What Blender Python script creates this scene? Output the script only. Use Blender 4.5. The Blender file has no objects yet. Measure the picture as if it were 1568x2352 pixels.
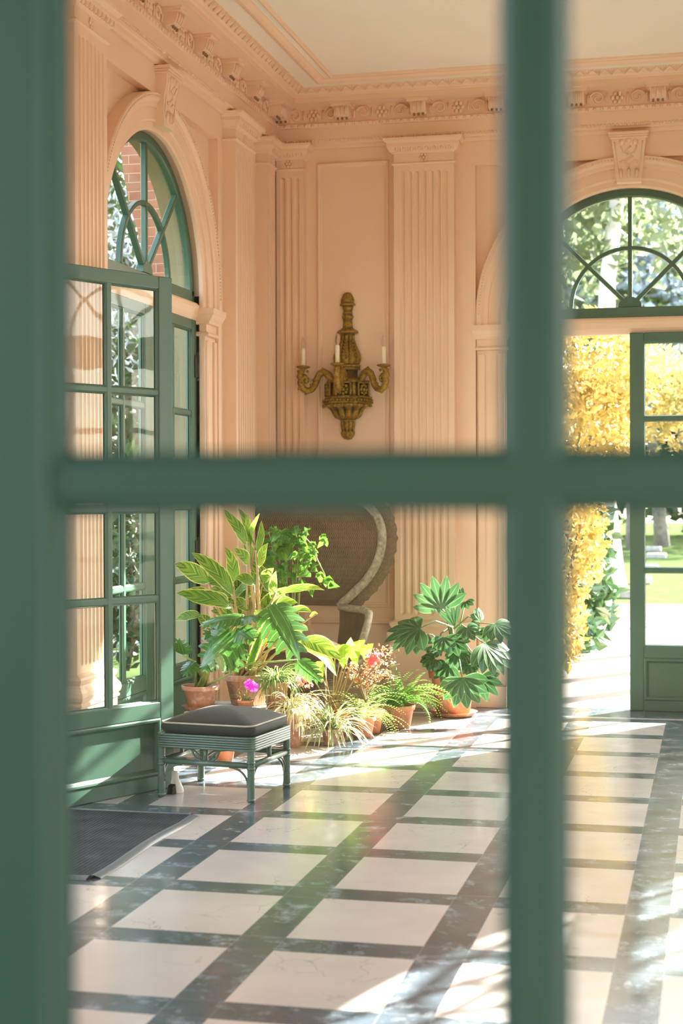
import bpy, bmesh, math, random
from mathutils import Vector, Matrix
random.seed(11)
sc = bpy.context.scene
COL = sc.collection
PI = math.pi
V = Vector
# ------------------------------------------------------------------ camera
FPX, YAW, PITCH, ROLL, CH = 3660.27, .2297, -.0101, -.0031, 1.5
_F = V((-math.sin(YAW)*math.cos(PITCH), math.cos(YAW)*math.cos(PITCH), math.sin(PITCH)))
_R0 = V((math.cos(YAW), math.sin(YAW), 0)); _U0 = _R0.cross(_F)
_R = _R0*math.cos(ROLL)+_U0*math.sin(ROLL); _U = _U0*math.cos(ROLL)-_R0*math.sin(ROLL)
CAMP = V((0, 0, CH))
def at(x, y, Y):
    """point of the plane at depth Y seen at photo pixel x, y"""
    d = _F*FPX+_R*(x-784)-_U*(y-1176)
    return CAMP+d*(Y/d.y)
cd = bpy.data.cameras.new('camera'); cam = bpy.data.objects.new('camera', cd); COL.objects.link(cam)
m = Matrix.Identity(4)
for i, a in enumerate((_R, _U, -_F)):
    for j in range(3): m[j][i] = a[j]
m.translation = CAMP; cam.matrix_world = m
cd.sensor_fit = 'VERTICAL'; cd.sensor_height = 36; cd.lens = FPX/2352*36; cd.clip_start = .02; cd.clip_end = 400
cd.dof.use_dof = True; cd.dof.focus_distance = 8.8; cd.dof.aperture_fstop = 3.0
sc.camera = cam
# ------------------------------------------------------------------ node helpers
def newmat(name):
    m = bpy.data.materials.new(name); m.use_nodes = True
    nt = m.node_tree; b = nt.nodes['Principled BSDF']
    return m, nt, b
def nd(nt, t, **k):
    n = nt.nodes.new(t)
    for a, v in k.items(): setattr(n, a, v)
    return n
def lk(nt, a, b): nt.links.new(a, b)
def mth(nt, op, a, b=None, c=None):
    n = nd(nt, 'ShaderNodeMath', operation=op)
    for i, v in enumerate((a, b, c)):
        if v is None: continue
        if isinstance(v, (int, float)): n.inputs[i].default_value = v
        else: lk(nt, v, n.inputs[i])
    return n.outputs[0]
def mixc(nt, f, a, b):
    n = nd(nt, 'ShaderNodeMix', data_type='RGBA')
    for s, v in ((n.inputs[0], f), (n.inputs[6], a), (n.inputs[7], b)):
        if isinstance(v, (int, float)): s.default_value = v
        elif isinstance(v, tuple): s.default_value = (*v, 1)
        else: lk(nt, v, s)
    return n.outputs[2]
def noise(nt, scale, detail=3, vec=None, rough=.5, out=0):
    n = nd(nt, 'ShaderNodeTexNoise'); n.inputs['Scale'].default_value = scale
    n.inputs['Detail'].default_value = detail; n.inputs['Roughness'].default_value = rough
    if vec is None:
        g = nd(nt, 'ShaderNodeNewGeometry'); vec = g.outputs['Position']
    lk(nt, vec, n.inputs['Vector']); return n.outputs[out]
def ramp(nt, f, *st):
    n = nd(nt, 'ShaderNodeValToRGB'); e = n.color_ramp.elements
    while len(e) < len(st): e.new(.5)
    for x, (p, c) in zip(e, st): x.position = p; x.color = (*c, 1) if isinstance(c, tuple) else (c, c, c, 1)
    lk(nt, f, n.inputs[0]); return n.outputs[0]
def bump(nt, b, h, strength=.3, dist=.01):
    n = nd(nt, 'ShaderNodeBump'); n.inputs['Strength'].default_value = strength; n.inputs['Distance'].default_value = dist
    lk(nt, h, n.inputs['Height']); lk(nt, n.outputs[0], b.inputs['Normal'])
def plain(name, c1, c2=None, scale=6, rough=.5, metal=0, bmp=0, bscale=60, spec=.5):
    m, nt, b = newmat(name)
    b.inputs['Roughness'].default_value = rough; b.inputs['Metallic'].default_value = metal
    b.inputs['Specular IOR Level'].default_value = spec
    if c2 is None: c2 = tuple(x*.9 for x in c1)
    f = noise(nt, scale, 4)
    lk(nt, mixc(nt, ramp(nt, f, (.3, 0.), (.7, 1.)), c1, c2), b.inputs['Base Color'])
    if bmp: bump(nt, b, noise(nt, bscale, 3), bmp, .004)
    return m
def leafmat(name, c1, c2, edge=None, ew=.3, trans=.4, rough=.4, stripes=0, vein=None, scale=5, spec=.4):
    """leaf material: c1/c2 vary from leaf to leaf, stripes follow the side veins (uv)"""
    m, nt, b = newmat(name)
    uv = nd(nt, 'ShaderNodeUVMap'); sp = nd(nt, 'ShaderNodeSeparateXYZ'); lk(nt, uv.outputs[0], sp.inputs[0])
    uu = mth(nt, 'ABSOLUTE', mth(nt, 'SUBTRACT', sp.outputs[0], .5))
    col = mixc(nt, ramp(nt, noise(nt, scale, 2), (.35, 0.), (.65, 1.)), c1, c2)
    if stripes:
        s = mth(nt, 'SUBTRACT', mth(nt, 'MULTIPLY', sp.outputs[1], stripes), mth(nt, 'MULTIPLY', uu, stripes*.75))
        cb = nd(nt, 'ShaderNodeCombineXYZ'); lk(nt, s, cb.inputs[0]); lk(nt, mth(nt, 'MULTIPLY', uu, 1.5), cb.inputs[1])
        f = noise(nt, 1., 2, cb.outputs[0])
        col = mixc(nt, ramp(nt, f, (.44, 0.), (.54, 1.)), col, vein)
    elif vein:
        f = mth(nt, 'LESS_THAN', uu, .035); col = mixc(nt, mth(nt, 'MULTIPLY', f, .7), col, vein)
    if edge:
        f = mth(nt, 'GREATER_THAN', mth(nt, 'ADD', uu, mth(nt, 'MULTIPLY', noise(nt, 40, 2), .12)), ew+.06)
        col = mixc(nt, f, col, edge)
    lk(nt, col, b.inputs['Base Color']); b.inputs['Roughness'].default_value = rough
    b.inputs['Specular IOR Level'].default_value = spec
    if trans:
        t = nd(nt, 'ShaderNodeBsdfTranslucent'); mx = nd(nt, 'ShaderNodeMixShader'); mx.inputs[0].default_value = trans
        h = nd(nt, 'ShaderNodeHueSaturation'); h.inputs['Value'].default_value = 1.5; h.inputs['Hue'].default_value = .49
        lk(nt, col, h.inputs['Color']); lk(nt, h.outputs[0], t.inputs[0])
        out = nt.nodes['Material Output']
        lk(nt, b.outputs[0], mx.inputs[1]); lk(nt, t.outputs[0], mx.inputs[2]); lk(nt, mx.outputs[0], out.inputs[0])
    return m
# ------------------------------------------------------------------ mesh builder
class MB:
    def __init__(s, T=None): s.v = []; s.f = []; s.uv = []; s.sm = []; s.T = T
    def add(s, p):
        p = V(p); s.v.append(V(s.T(*p)) if s.T else p); return len(s.v)-1
    def face(s, idx, uv=None, sm=False):
        s.f.append(tuple(idx)); s.uv.append(uv); s.sm.append(sm)
    def quad(s, *pts, sm=False): s.face([s.add(p) for p in pts], None, sm)
    def box(s, a, b, M=None):
        x0, y0, z0 = a; x1, y1, z1 = b
        P = [V((x, y, z)) for z in (z0, z1) for x, y in ((x0, y0), (x1, y0), (x1, y1), (x0, y1))]
        if M: P = [M@p for p in P]
        s.hexa(P)
    def hexa(s, P):
        i = [s.add(p) for p in P]
        for q in ((0, 3, 2, 1), (4, 5, 6, 7), (0, 1, 5, 4), (1, 2, 6, 5), (2, 3, 7, 6), (3, 0, 4, 7)): s.face([i[k] for k in q])
    def grid(s, rows, closed=False, sm=True, uv=False):
        """rows: equal lists of points"""
        ids = [[s.add(p) for p in r] for r in rows]; n = len(rows[0]); R = len(rows)
        for a in range(R-1):
            for b in range(n if closed else n-1):
                c = (b+1) % n
                u = None
                if uv: u = [(b/(n-1), a/(R-1)), ((b+1)/(n-1), a/(R-1)), ((b+1)/(n-1), (a+1)/(R-1)), (b/(n-1), (a+1)/(R-1))]
                s.face((ids[a][b], ids[a][c], ids[a+1][c], ids[a+1][b]), u, sm)
        return ids
    def tube(s, path, r, n=8, closed=False, cap=True):
        path = [V(p) for p in path]; N = len(path)
        rr = r if isinstance(r, (list, tuple)) else [r]*N
        rows = []; up = None
        for i, p in enumerate(path):
            a = path[(i-1) % N] if (closed or i) else p; b = path[(i+1) % N] if (closed or i < N-1) else p
            d = (b-a); d = d.normalized() if d.length > 1e-9 else V((0, 0, 1))
            if up is None: up = V((0, 0, 1)) if abs(d.z) < .9 else V((1, 0, 0))
            x = d.cross(up)
            if x.length < 1e-6: x = d.orthogonal()
            x.normalize(); y = x.cross(d); up = y
            rows.append([p+(x*math.cos(t)+y*math.sin(t))*rr[i] for t in [2*PI*k/n for k in range(n)]])
        if closed: rows.append(rows[0])
        ids = s.grid(rows, closed=True)
        if cap and not closed: s.face(ids[0][::-1]); s.face(ids[-1])
    def lathe(s, c, prof, n=24, t0=0, t1=2*PI, mod=None, cap=True):
        c = V(c); full = abs(t1-t0-2*PI) < 1e-6
        rows = []
        for k, (r, z) in enumerate(prof):
            row = []
            for j in range(n if full else n+1):
                t = t0+(t1-t0)*j/n; q = r*(mod(t, k) if mod else 1)
                row.append(c+V((q*math.cos(t), q*math.sin(t), z)))
            rows.append(row)
        ids = s.grid(rows, closed=full)
        if cap:
            if prof[0][0] > 1e-4: s.face(ids[0][::-1])
            if prof[-1][0] > 1e-4: s.face(ids[-1])
    def ball(s, c, r, n=8, sc_=(1, 1, 1)):
        c = V(c); rows = []
        for k in range(n//2+1):
            p = -PI/2+PI*k/(n//2)
            rows.append([c+V((r*math.cos(p)*math.cos(2*PI*j/n)*sc_[0], r*math.cos(p)*math.sin(2*PI*j/n)*sc_[1], r*math.sin(p)*sc_[2])) for j in range(n)])
        s.grid(rows, closed=True)
    def leaf(s, base, tip, W, up=(0, 0, 1), bend=.12, fold=.15, prof='ovate', seg=7, wav=0):
        base = V(base); tip = V(tip); ax = tip-base; L = ax.length; up = V(up)
        sd = ax.cross(up)
        if sd.length < 1e-6: sd = ax.orthogonal()
        sd.normalize(); nr = sd.cross(ax).normalized(); rows = []
        ph = random.random()*6
        for k in range(seg+1):
            t = k/seg
            w = {'ovate': math.sin(PI*t**.75)**.9 if 0 < t < 1 else 0, 'lance': math.sin(PI*t**.85)**.75 if 0 < t < 1 else 0,
                 'strap': min(1, .45+t*4)*(1-t**3.5), 'heart': min(1, t*9)**.5*(1-t**1.6)*1.12,
                 'obov': math.sin(PI*t**1.35)**.8 if 0 < t < 1 else 0, 'lobe': (math.sin(PI*t**1.2)**.9 if 0 < t < 1 else 0)+(.16*(1-t))}[prof]*W/2
            p = base+ax*t+nr*(bend*L*4*t*(1-t)+(wav*L*.06*math.sin(t*9+ph)))
            rows.append([p-sd*w+nr*fold*w, p, p+sd*w+nr*fold*w])
        s.grid(rows, uv=True)
    def build(s, name, mat, parent=None, bevel=0, seg=1, recalc=True, subsurf=0, weld=False):
        me = bpy.data.meshes.new(name)
        off = V((0, 0, 0)); rot = 0.
        p = parent
        while p is not None and p.parent is not None: p = p.parent
        if p is not None: off = V(p.location); rot = p.rotation_euler.z
        else:
            lo = V([min(v[i] for v in s.v) for i in range(3)]); hi = V([max(v[i] for v in s.v) for i in range(3)])
            off = V(((lo.x+hi.x)/2, (lo.y+hi.y)/2, lo.z))
        Ri = Matrix.Rotation(-rot, 3, 'Z')
        me.from_pydata([Ri@(v-off) for v in s.v], [], s.f)
        if any(u for u in s.uv):
            ul = me.uv_layers.new(name='UVMap'); flat = []
            for f, u in zip(s.f, s.uv):
                for k in range(len(f)): flat += (u[k] if u else (.5, .5))
            ul.data.foreach_set('uv', flat)
        me.polygons.foreach_set('use_smooth', s.sm)
        me.materials.append(mat)
        if recalc:
            bm = bmesh.new(); bm.from_mesh(me)
            if weld: bmesh.ops.remove_doubles(bm, verts=bm.verts, dist=1e-5)
            bmesh.ops.recalc_face_normals(bm, faces=bm.faces); bm.to_mesh(me); bm.free()
        me.update()
        o = bpy.data.objects.new(name, me); COL.objects.link(o)
        if parent is not None: o.parent = parent
        else: o.location = off
        if bevel:
            md = o.modifiers.new('bevel', 'BEVEL'); md.width = bevel; md.segments = seg; md.limit_method = 'ANGLE'
        if subsurf:
            md = o.modifiers.new('sub', 'SUBSURF'); md.levels = subsurf; md.render_levels = subsurf
        return o
def thing(name, label, cat, loc=(0, 0, 0), rotz=0, group=None):
    o = bpy.data.objects.new(name, None); COL.objects.link(o); o.location = loc; o.rotation_euler = (0, 0, rotz)
    o.empty_display_size = .05
    return tag(o, label, cat, group)
def tag(o, label, cat, group=None):
    o['label'] = label; o['category'] = cat
    if group: o['group'] = group
    return o
def struct(name, loc=(0, 0, 0)):
    o = bpy.data.objects.new(name, None); COL.objects.link(o); o.location = loc; o['kind'] = 'structure'; o.empty_display_size = .05
    return o
def st(o): o['kind'] = 'structure'; return o
# ------------------------------------------------------------------ materials
PEACH = plain('peach_paint', (.80, .575, .41), (.785, .56, .395), 2.5, .55, bmp=.05, bscale=90, spec=.3)
CREAM = plain('cream_ceiling', (.80, .735, .63), (.78, .715, .61), 1.5, .7, spec=.2)
GREEN = plain('green_paint', (.045, .115, .075), (.055, .125, .08), 5, .38, bmp=.06, bscale=120)
GREENW = plain('window_green_paint', (.014, .052, .040), (.016, .055, .043), 5, .45, spec=.35)  # green darkened to put the near door's dimness into its colour
OLIVE = plain('outer_plaster', (.30, .265, .15), None, 4, .8)
BRASS = plain('dark_iron', (.04, .04, .03), None, 20, .5, .5)
def glassmat():
    m, nt, b = newmat('old_glass'); nt.nodes.remove(b)
    t = nd(nt, 'ShaderNodeBsdfTransparent'); t.inputs[0].default_value = (.96, .975, .96, 1)
    g = nd(nt, 'ShaderNodeBsdfGlossy'); g.inputs['Roughness'].default_value = .02
    bp = nd(nt, 'ShaderNodeBump'); bp.inputs['Strength'].default_value = .03; bp.inputs['Distance'].default_value = .02
    lk(nt, noise(nt, 5, 1), bp.inputs['Height'])
    gm = nd(nt, 'ShaderNodeNewGeometry'); dp = nd(nt, 'ShaderNodeVectorMath', operation='DOT_PRODUCT'); lk(nt, gm.outputs['Incoming'], dp.inputs[0]); lk(nt, gm.outputs['Normal'], dp.inputs[1])
    sch = mth(nt, 'ADD', .035, mth(nt, 'MULTIPLY', mth(nt, 'POWER', mth(nt, 'SUBTRACT', 1., mth(nt, 'ABSOLUTE', dp.outputs['Value'])), 5.), .85))
    lk(nt, bp.outputs[0], g.inputs['Normal'])
    mx = nd(nt, 'ShaderNodeMixShader'); lk(nt, sch, mx.inputs[0]); lk(nt, t.outputs[0], mx.inputs[1]); lk(nt, g.outputs[0], mx.inputs[2])
    lk(nt, mx.outputs[0], nt.nodes['Material Output'].inputs[0]); return m
GLASS = glassmat()
def floormat():
    m, nt, b = newmat('marble_floor')
    g = nd(nt, 'ShaderNodeNewGeometry'); sp = nd(nt, 'ShaderNodeSeparateXYZ'); lk(nt, g.outputs['Position'], sp.inputs[0])
    X, Y = sp.outputs[0], sp.outputs[1]
    u = mth(nt, 'DIVIDE', mth(nt, 'ADD', X, 2.0484), .631); v = mth(nt, 'DIVIDE', mth(nt, 'SUBTRACT', 7.8544, Y), .7001)
    fu, fv = mth(nt, 'FRACT', u), mth(nt, 'FRACT', v)
    su = mth(nt, 'GREATER_THAN', fu, .4746/.631); sv = mth(nt, 'GREATER_THAN', fv, .5425/.7001)
    dark = mth(nt, 'MAXIMUM', su, sv)
    bd = mth(nt, 'GREATER_THAN', Y, 10.88); bw_ = mth(nt, 'MULTIPLY', mth(nt, 'GREATER_THAN', Y, 10.81), mth(nt, 'LESS_THAN', Y, 10.88))
    dark = mth(nt, 'MAXIMUM', mth(nt, 'SUBTRACT', dark, bw_), bd)
    # per slab tone
    wn = nd(nt, 'ShaderNodeTexWhiteNoise', noise_dimensions='2D'); cb = nd(nt, 'ShaderNodeCombineXYZ')
    lk(nt, mth(nt, 'FLOOR', u), cb.inputs[0]); lk(nt, mth(nt, 'FLOOR', v), cb.inputs[1]); lk(nt, cb.outputs[0], wn.inputs['Vector'])
    white = mixc(nt, wn.outputs[0], (.52, .475, .44), (.47, .435, .41))
    white = mixc(nt, ramp(nt, noise(nt, 3, 5), (.35, 0.), (.7, .6)), white, (.41, .375, .35))
    # hair veins on the pale slabs
    vo = nd(nt, 'ShaderNodeTexVoronoi', feature='DISTANCE_TO_EDGE'); vo.inputs['Scale'].default_value = 4.5
    n3 = noise(nt, 5, 5, out=1); ad = nd(nt, 'ShaderNodeVectorMath', operation='MULTIPLY_ADD'); ad.inputs[1].default_value = (.35, .35, .35)
    lk(nt, n3, ad.inputs[0]); lk(nt, g.outputs['Position'], ad.inputs[2]); lk(nt, ad.outputs[0], vo.inputs['Vector'])
    vein = mth(nt, 'MULTIPLY', ramp(nt, vo.outputs[0], (.0, 1.), (.012, 0.)), ramp(nt, noise(nt, 2.3, 2), (.52, 0.), (.62, .8)))
    white = mixc(nt, vein, white, (.18, .16, .15))
    fl = noise(nt, 9, 8, rough=.72)
    dk = mixc(nt, ramp(nt, noise(nt, 4, 4), (.3, 0.), (.7, 1.)), (.036, .052, .064), (.075, .10, .125))
    dk = mixc(nt, ramp(nt, fl, (.52, 0.), (.68, .8)), dk, (.30, .35, .40))
    # thin joints
    def joint(f, edge, w): return mth(nt, 'LESS_THAN', mth(nt, 'ABSOLUTE', mth(nt, 'SUBTRACT', f, edge)), w)
    j = mth(nt, 'MAXIMUM', mth(nt, 'MAXIMUM', joint(fu, .4746/.631, .0022), mth(nt, 'LESS_THAN', fu, .003)), mth(nt, 'MAXIMUM', joint(fv, .5425/.7001, .002), mth(nt, 'LESS_THAN', fv, .0028)))
    col = mixc(nt, dark, white, dk); col = mixc(nt, mth(nt, 'MULTIPLY', j, .5), col, (.30, .29, .27))
    lk(nt, col, b.inputs['Base Color'])
    lk(nt, ramp(nt, noise(nt, 7, 4), (.3, .13), (.75, .27)), b.inputs['Roughness'])
    b.inputs['Specular IOR Level'].default_value = .55
    bump(nt, b, noise(nt, 2.2, 2), .05, .02)
    return m
FLOOR = floormat()
def terracotta(name, c1, c2, white=.25):
    m, nt, b = newmat(name)
    c = mixc(nt, ramp(nt, noise(nt, 14, 5), (.3, 0.), (.7, 1.)), c1, c2)
    c = mixc(nt, ramp(nt, noise(nt, 22, 6, rough=.7), (.5, 0.), (.72, white)), c, (.72, .62, .54))
    lk(nt, c, b.inputs['Base Color']); b.inputs['Roughness'].default_value = .85
    bump(nt, b, noise(nt, 120, 3), .2, .003); return m
TERRA = terracotta('terracotta', (.52, .20, .09), (.44, .16, .07))
TERRAW = terracotta('weathered_terracotta', (.47, .22, .14), (.40, .19, .12), .6)
SOIL = plain('soil', (.035, .025, .018), (.06, .045, .03), 60, .95, bmp=.6, bscale=150)
STEM = plain('stem_green', (.22, .30, .07), (.30, .30, .08), 8, .5)
STEMW = plain('woody_stem', (.20, .13, .07), None, 20, .7)
# ================================================================== ARCHITECTURE
XL, XR, YB, YF, ZC = -3.15, 2.0, 11.2, 1.25, 4.365
def Tback(cx=0): return lambda x, n, z: (cx+x, YB-n, z)
def Tleft(cy=0): return lambda x, n, z: (XL+n, cy+x, z)
def Tright(cy=0): return lambda x, n, z: (XR-n, cy-x, z)
def Tfront(cx=0): return lambda x, n, z: (cx-x, YF+n, z)
BAY, ZS, RO, REC, TH, BANDZ = 1.07, 2.78, .854, .06, .26, 3.83
CBK = -.571
CLF = [8.89, 6.17, 3.45]
NA = 40
def wall(name, T, x0, x1, bays, plinth=True):
    """pier faces, band above, recessed arched bays (T takes x along the wall, n into the room, z)"""
    root = struct(name, T((x0+x1)/2, 0, 0))
    mb = MB(T); ob = MB(T); edges = [x0]
    for c in sorted(bays): edges += [c-BAY, c+BAY]
    edges.append(x1)
    for a, b in zip(edges[::2], edges[1::2]):
        if b-a > .01: mb.box((a, -TH, 0), (b, 0, BANDZ))
    mb.box((x0, -TH, BANDZ), (x1, 0, ZC))
    for c in bays:
        for nn, tgt in ((-REC, mb), (-TH, ob)):
            prev = None
            xs = [c-RO*math.cos(PI*k/NA) for k in range(NA+1)]; zs = [ZS+RO*math.sin(PI*k/NA) for k in range(NA+1)]
            tgt.quad((c-BAY, nn, 0), (c-RO, nn, 0), (c-RO, nn, BANDZ), (c-BAY, nn, BANDZ))
            tgt.quad((c+RO, nn, 0), (c+BAY, nn, 0), (c+BAY, nn, BANDZ), (c+RO, nn, BANDZ))
            for k in range(NA): tgt.quad((xs[k], nn, zs[k]), (xs[k+1], nn, zs[k+1]), (xs[k+1], nn, BANDZ), (xs[k], nn, BANDZ))
        for n0, n1, tgt in ((-REC, -.14, mb), (-.14, -TH, ob)):
            pts = [(c-RO, 0)]+[(c-RO*math.cos(PI*k/NA), ZS+RO*math.sin(PI*k/NA)) for k in range(NA+1)]+[(c+RO, 0)]
            tgt.grid([[(x, n0, z) for x, z in pts], [(x, n1, z) for x, z in pts]], sm=False)
    mb.build('wall_face', PEACH, root, recalc=False); 
    if bays: ob.build('outer_reveal', OLIVE, root, recalc=False)
    return root
wall('wall_back', Tback(), XL, XR, [CBK])
wall('wall_left', Tleft(), YF, YB, CLF)
wall('wall_right', Tright(), -YB, -YF, [-c for c in CLF])
# front wall: the glazed door the camera looks through stands in a plain wide opening
fw = MB(Tfront()); 
for a, b, z0, z1 in ((-XR, -.75, 0, ZC), (1.42, -XL, 0, ZC), (-.75, 1.42, 3.5, ZC)): fw.box((a, -.3, z0), (b, 0, z1))
st(fw.build('wall_front', PEACH))
mb = MB(); mb.box((XL-.35, YF-.3, -.12), (XR+.35, YB+.12, 0)); st(mb.build('floor', FLOOR))
mb = MB(); mb.box((XL-.3, YF-.3, ZC), (XR+.3, YB+.3, ZC+.12)); st(mb.build('ceiling', CREAM))

# ---------- cornice: rings of a profile swept round the room
def ring_sweep(mb, prof, sm=False):
    rows = []
    for s, z in prof: rows.append([(XL+s, YF+s, z), (XR-s, YF+s, z), (XR-s, YB-s, z), (XL+s, YB-s, z)])
    mb.grid(rows, closed=True, sm=sm)
cor = struct('trim_1', (XL, YB, 4.0))
mb = MB(); ring_sweep(mb, [(0, 4.0), (.02, 4.0), (.025, 4.022), (.05, 4.026), (.055, 4.036), (.08, 4.04), (.085, 4.06), (.085, 4.138), (.10, 4.14), (.105, 4.165), (.088, 4.172), (.088, 4.285), (.11, 4.285), (.245, 4.285), (.25, 4.282), (.25, 4.318), (.262, 4.322), (.285, 4.325), (.295, 4.33), (.30, 4.336), (.302, 4.34), (.318, 4.344), (.338, 4.352), (.352, 4.366)])
mb.build('cornice_moulding', PEACH, cor, recalc=False)
mb = MB(); ring_sweep(mb, [(.468, 4.37), (.472, 4.352), (.485, 4.345), (.505, 4.339), (.53, 4.345), (.54, 4.352), (.548, 4.358), (.55, 4.37)])
ring_sweep(mb, [(.592, 4.37), (.596, 4.352), (.61, 4.347), (.624, 4.352), (.628, 4.37)])
mb.build('ceiling_moulding', PEACH, cor, recalc=False)
# pearl row, leaf ovolo relief and leaf strip along the two walls that show
pm = MB(); lm = MB(); dm = MB()
def runline(T, a, b):
    x = a
    while x < b:
        pm.T = T; pm.ball((x, .082, 4.046), .0115, 6); x += .027
    x = a
    while x < b:
        lm.T = T
        for k in (-1, -.5, 0, .5, 1):
            p = [(x+.04*k*t**1.0*1.0, .302+.046*t, 4.338+.026*t-.002+(.0)*abs(k)) for t in (0, .5, 1)]
            lm.tube([(q[0], q[1]+.002, q[2]-.004) for q in p], [.002, .0035, .0015], 5)
        x += .085
    x = a
    while x < b:
        dm.T = T; dm.ball((x, .104, 4.153), .013, 6, (1, .6, .9)); x += .05
runline(Tback(), XL+.1, XR-.1); runline(Tleft(), 6.2, YB-.1)
pm.build('pearl_row', PEACH, cor); lm.build('leaf_relief', PEACH, cor); dm.build('leaf_strip', PEACH, cor)
def bracket(T, x):
    b = MB(T); w = .054; n0, n1 = .086, .175
    # s-shaped side outline extruded across
    out = [(n0, 4.185), (n1-.045, 4.185), (n1-.012, 4.20), (n1, 4.225), (n1+.008, 4.262), (n0, 4.262)]
    i0 = [b.add((x-w, n, z)) for n, z in out]; i1 = [b.add((x+w, n, z)) for n, z in out]
    b.face(i0); b.face(i1[::-1])
    for k in range(len(out)): q = (k+1) % len(out); b.face((i0[k], i0[q], i1[q], i1[k]))
    for k in (-1, 0, 1):
        b.tube([(x+k*.032, n1+.012, 4.258), (x+k*.032, n1+.006, 4.225), (x+k*.032, n1-.006, 4.202)], .0095, 6)
    b.box((x-w-.02, n0, 4.262), (x+w+.02, n1+.03, 4.274)); b.box((x-w-.028, n0, 4.274), (x+w+.028, n1+.04, 4.288))
    o = b.build('bracket', PEACH, cor)
    h = MB(T)
    for k in (-1, 0, 1): h.tube([(x+k*.032, n1-.028, 4.172), (x+k*.032, n1-.028, 4.187)], [.0085, .0085], 6)
    h.build('drop', plain_dark, o)
def rosette(mb, T, x, z, n, r):
    mb.T = T; mb.ball((x, n+.006, z), r*.32, 6, (1, .8, 1))
    for k in range(6):
        a = 2*PI*k/6; mb.ball((x+math.cos(a)*r*.62, n+.004, z+math.sin(a)*r*.62), r*.36, 6, (1, .6, 1))
def relief(T, x0, x1):
    mb = MB(T); c = (x0+x1)/2
    rosette(mb, T, c, 4.228, .088, .05)
    for s in (-1, 1):
        xc = c+s*.135
        pth = [(xc+s*(.055-.004*k)*math.cos(PI*k/5*1.0+.3), .094, 4.228+(.05-.0035*k)*math.sin(PI*k/5+.3)) for k in range(12)]
        mb.tube(pth, .009, 5)
        mb.tube([(c+s*.07, .092, 4.195), (c+s*.068, .096, 4.23), (c+s*.073, .092, 4.262)], .007, 5)
        mb.tube([(c+s*.20, .092, 4.195), (c+s*.203, .096, 4.23), (c+s*.198, .092, 4.262)], .007, 5)
    mb.build('frieze_relief', PEACH, cor)
plain_dark = plain('painted_hollow_shade', (.30, .17, .08), None, 8, .8)  # dark tone stands in for the shade in the bracket holes
bx = [-3.02+.0, -2.57, -2.02, -1.47, -.92, -.37, .18]
for x in bx: bracket(Tback(), x)
for a, b in zip(bx, bx[1:]): relief(Tback(), a, b)
by = [7.58, 8.14, 8.70, 9.255, 9.81, 10.365, 10.92]
for y in by: bracket(Tleft(), y)
for a, b in zip(by, by[1:]): relief(Tleft(), a, b)

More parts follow.
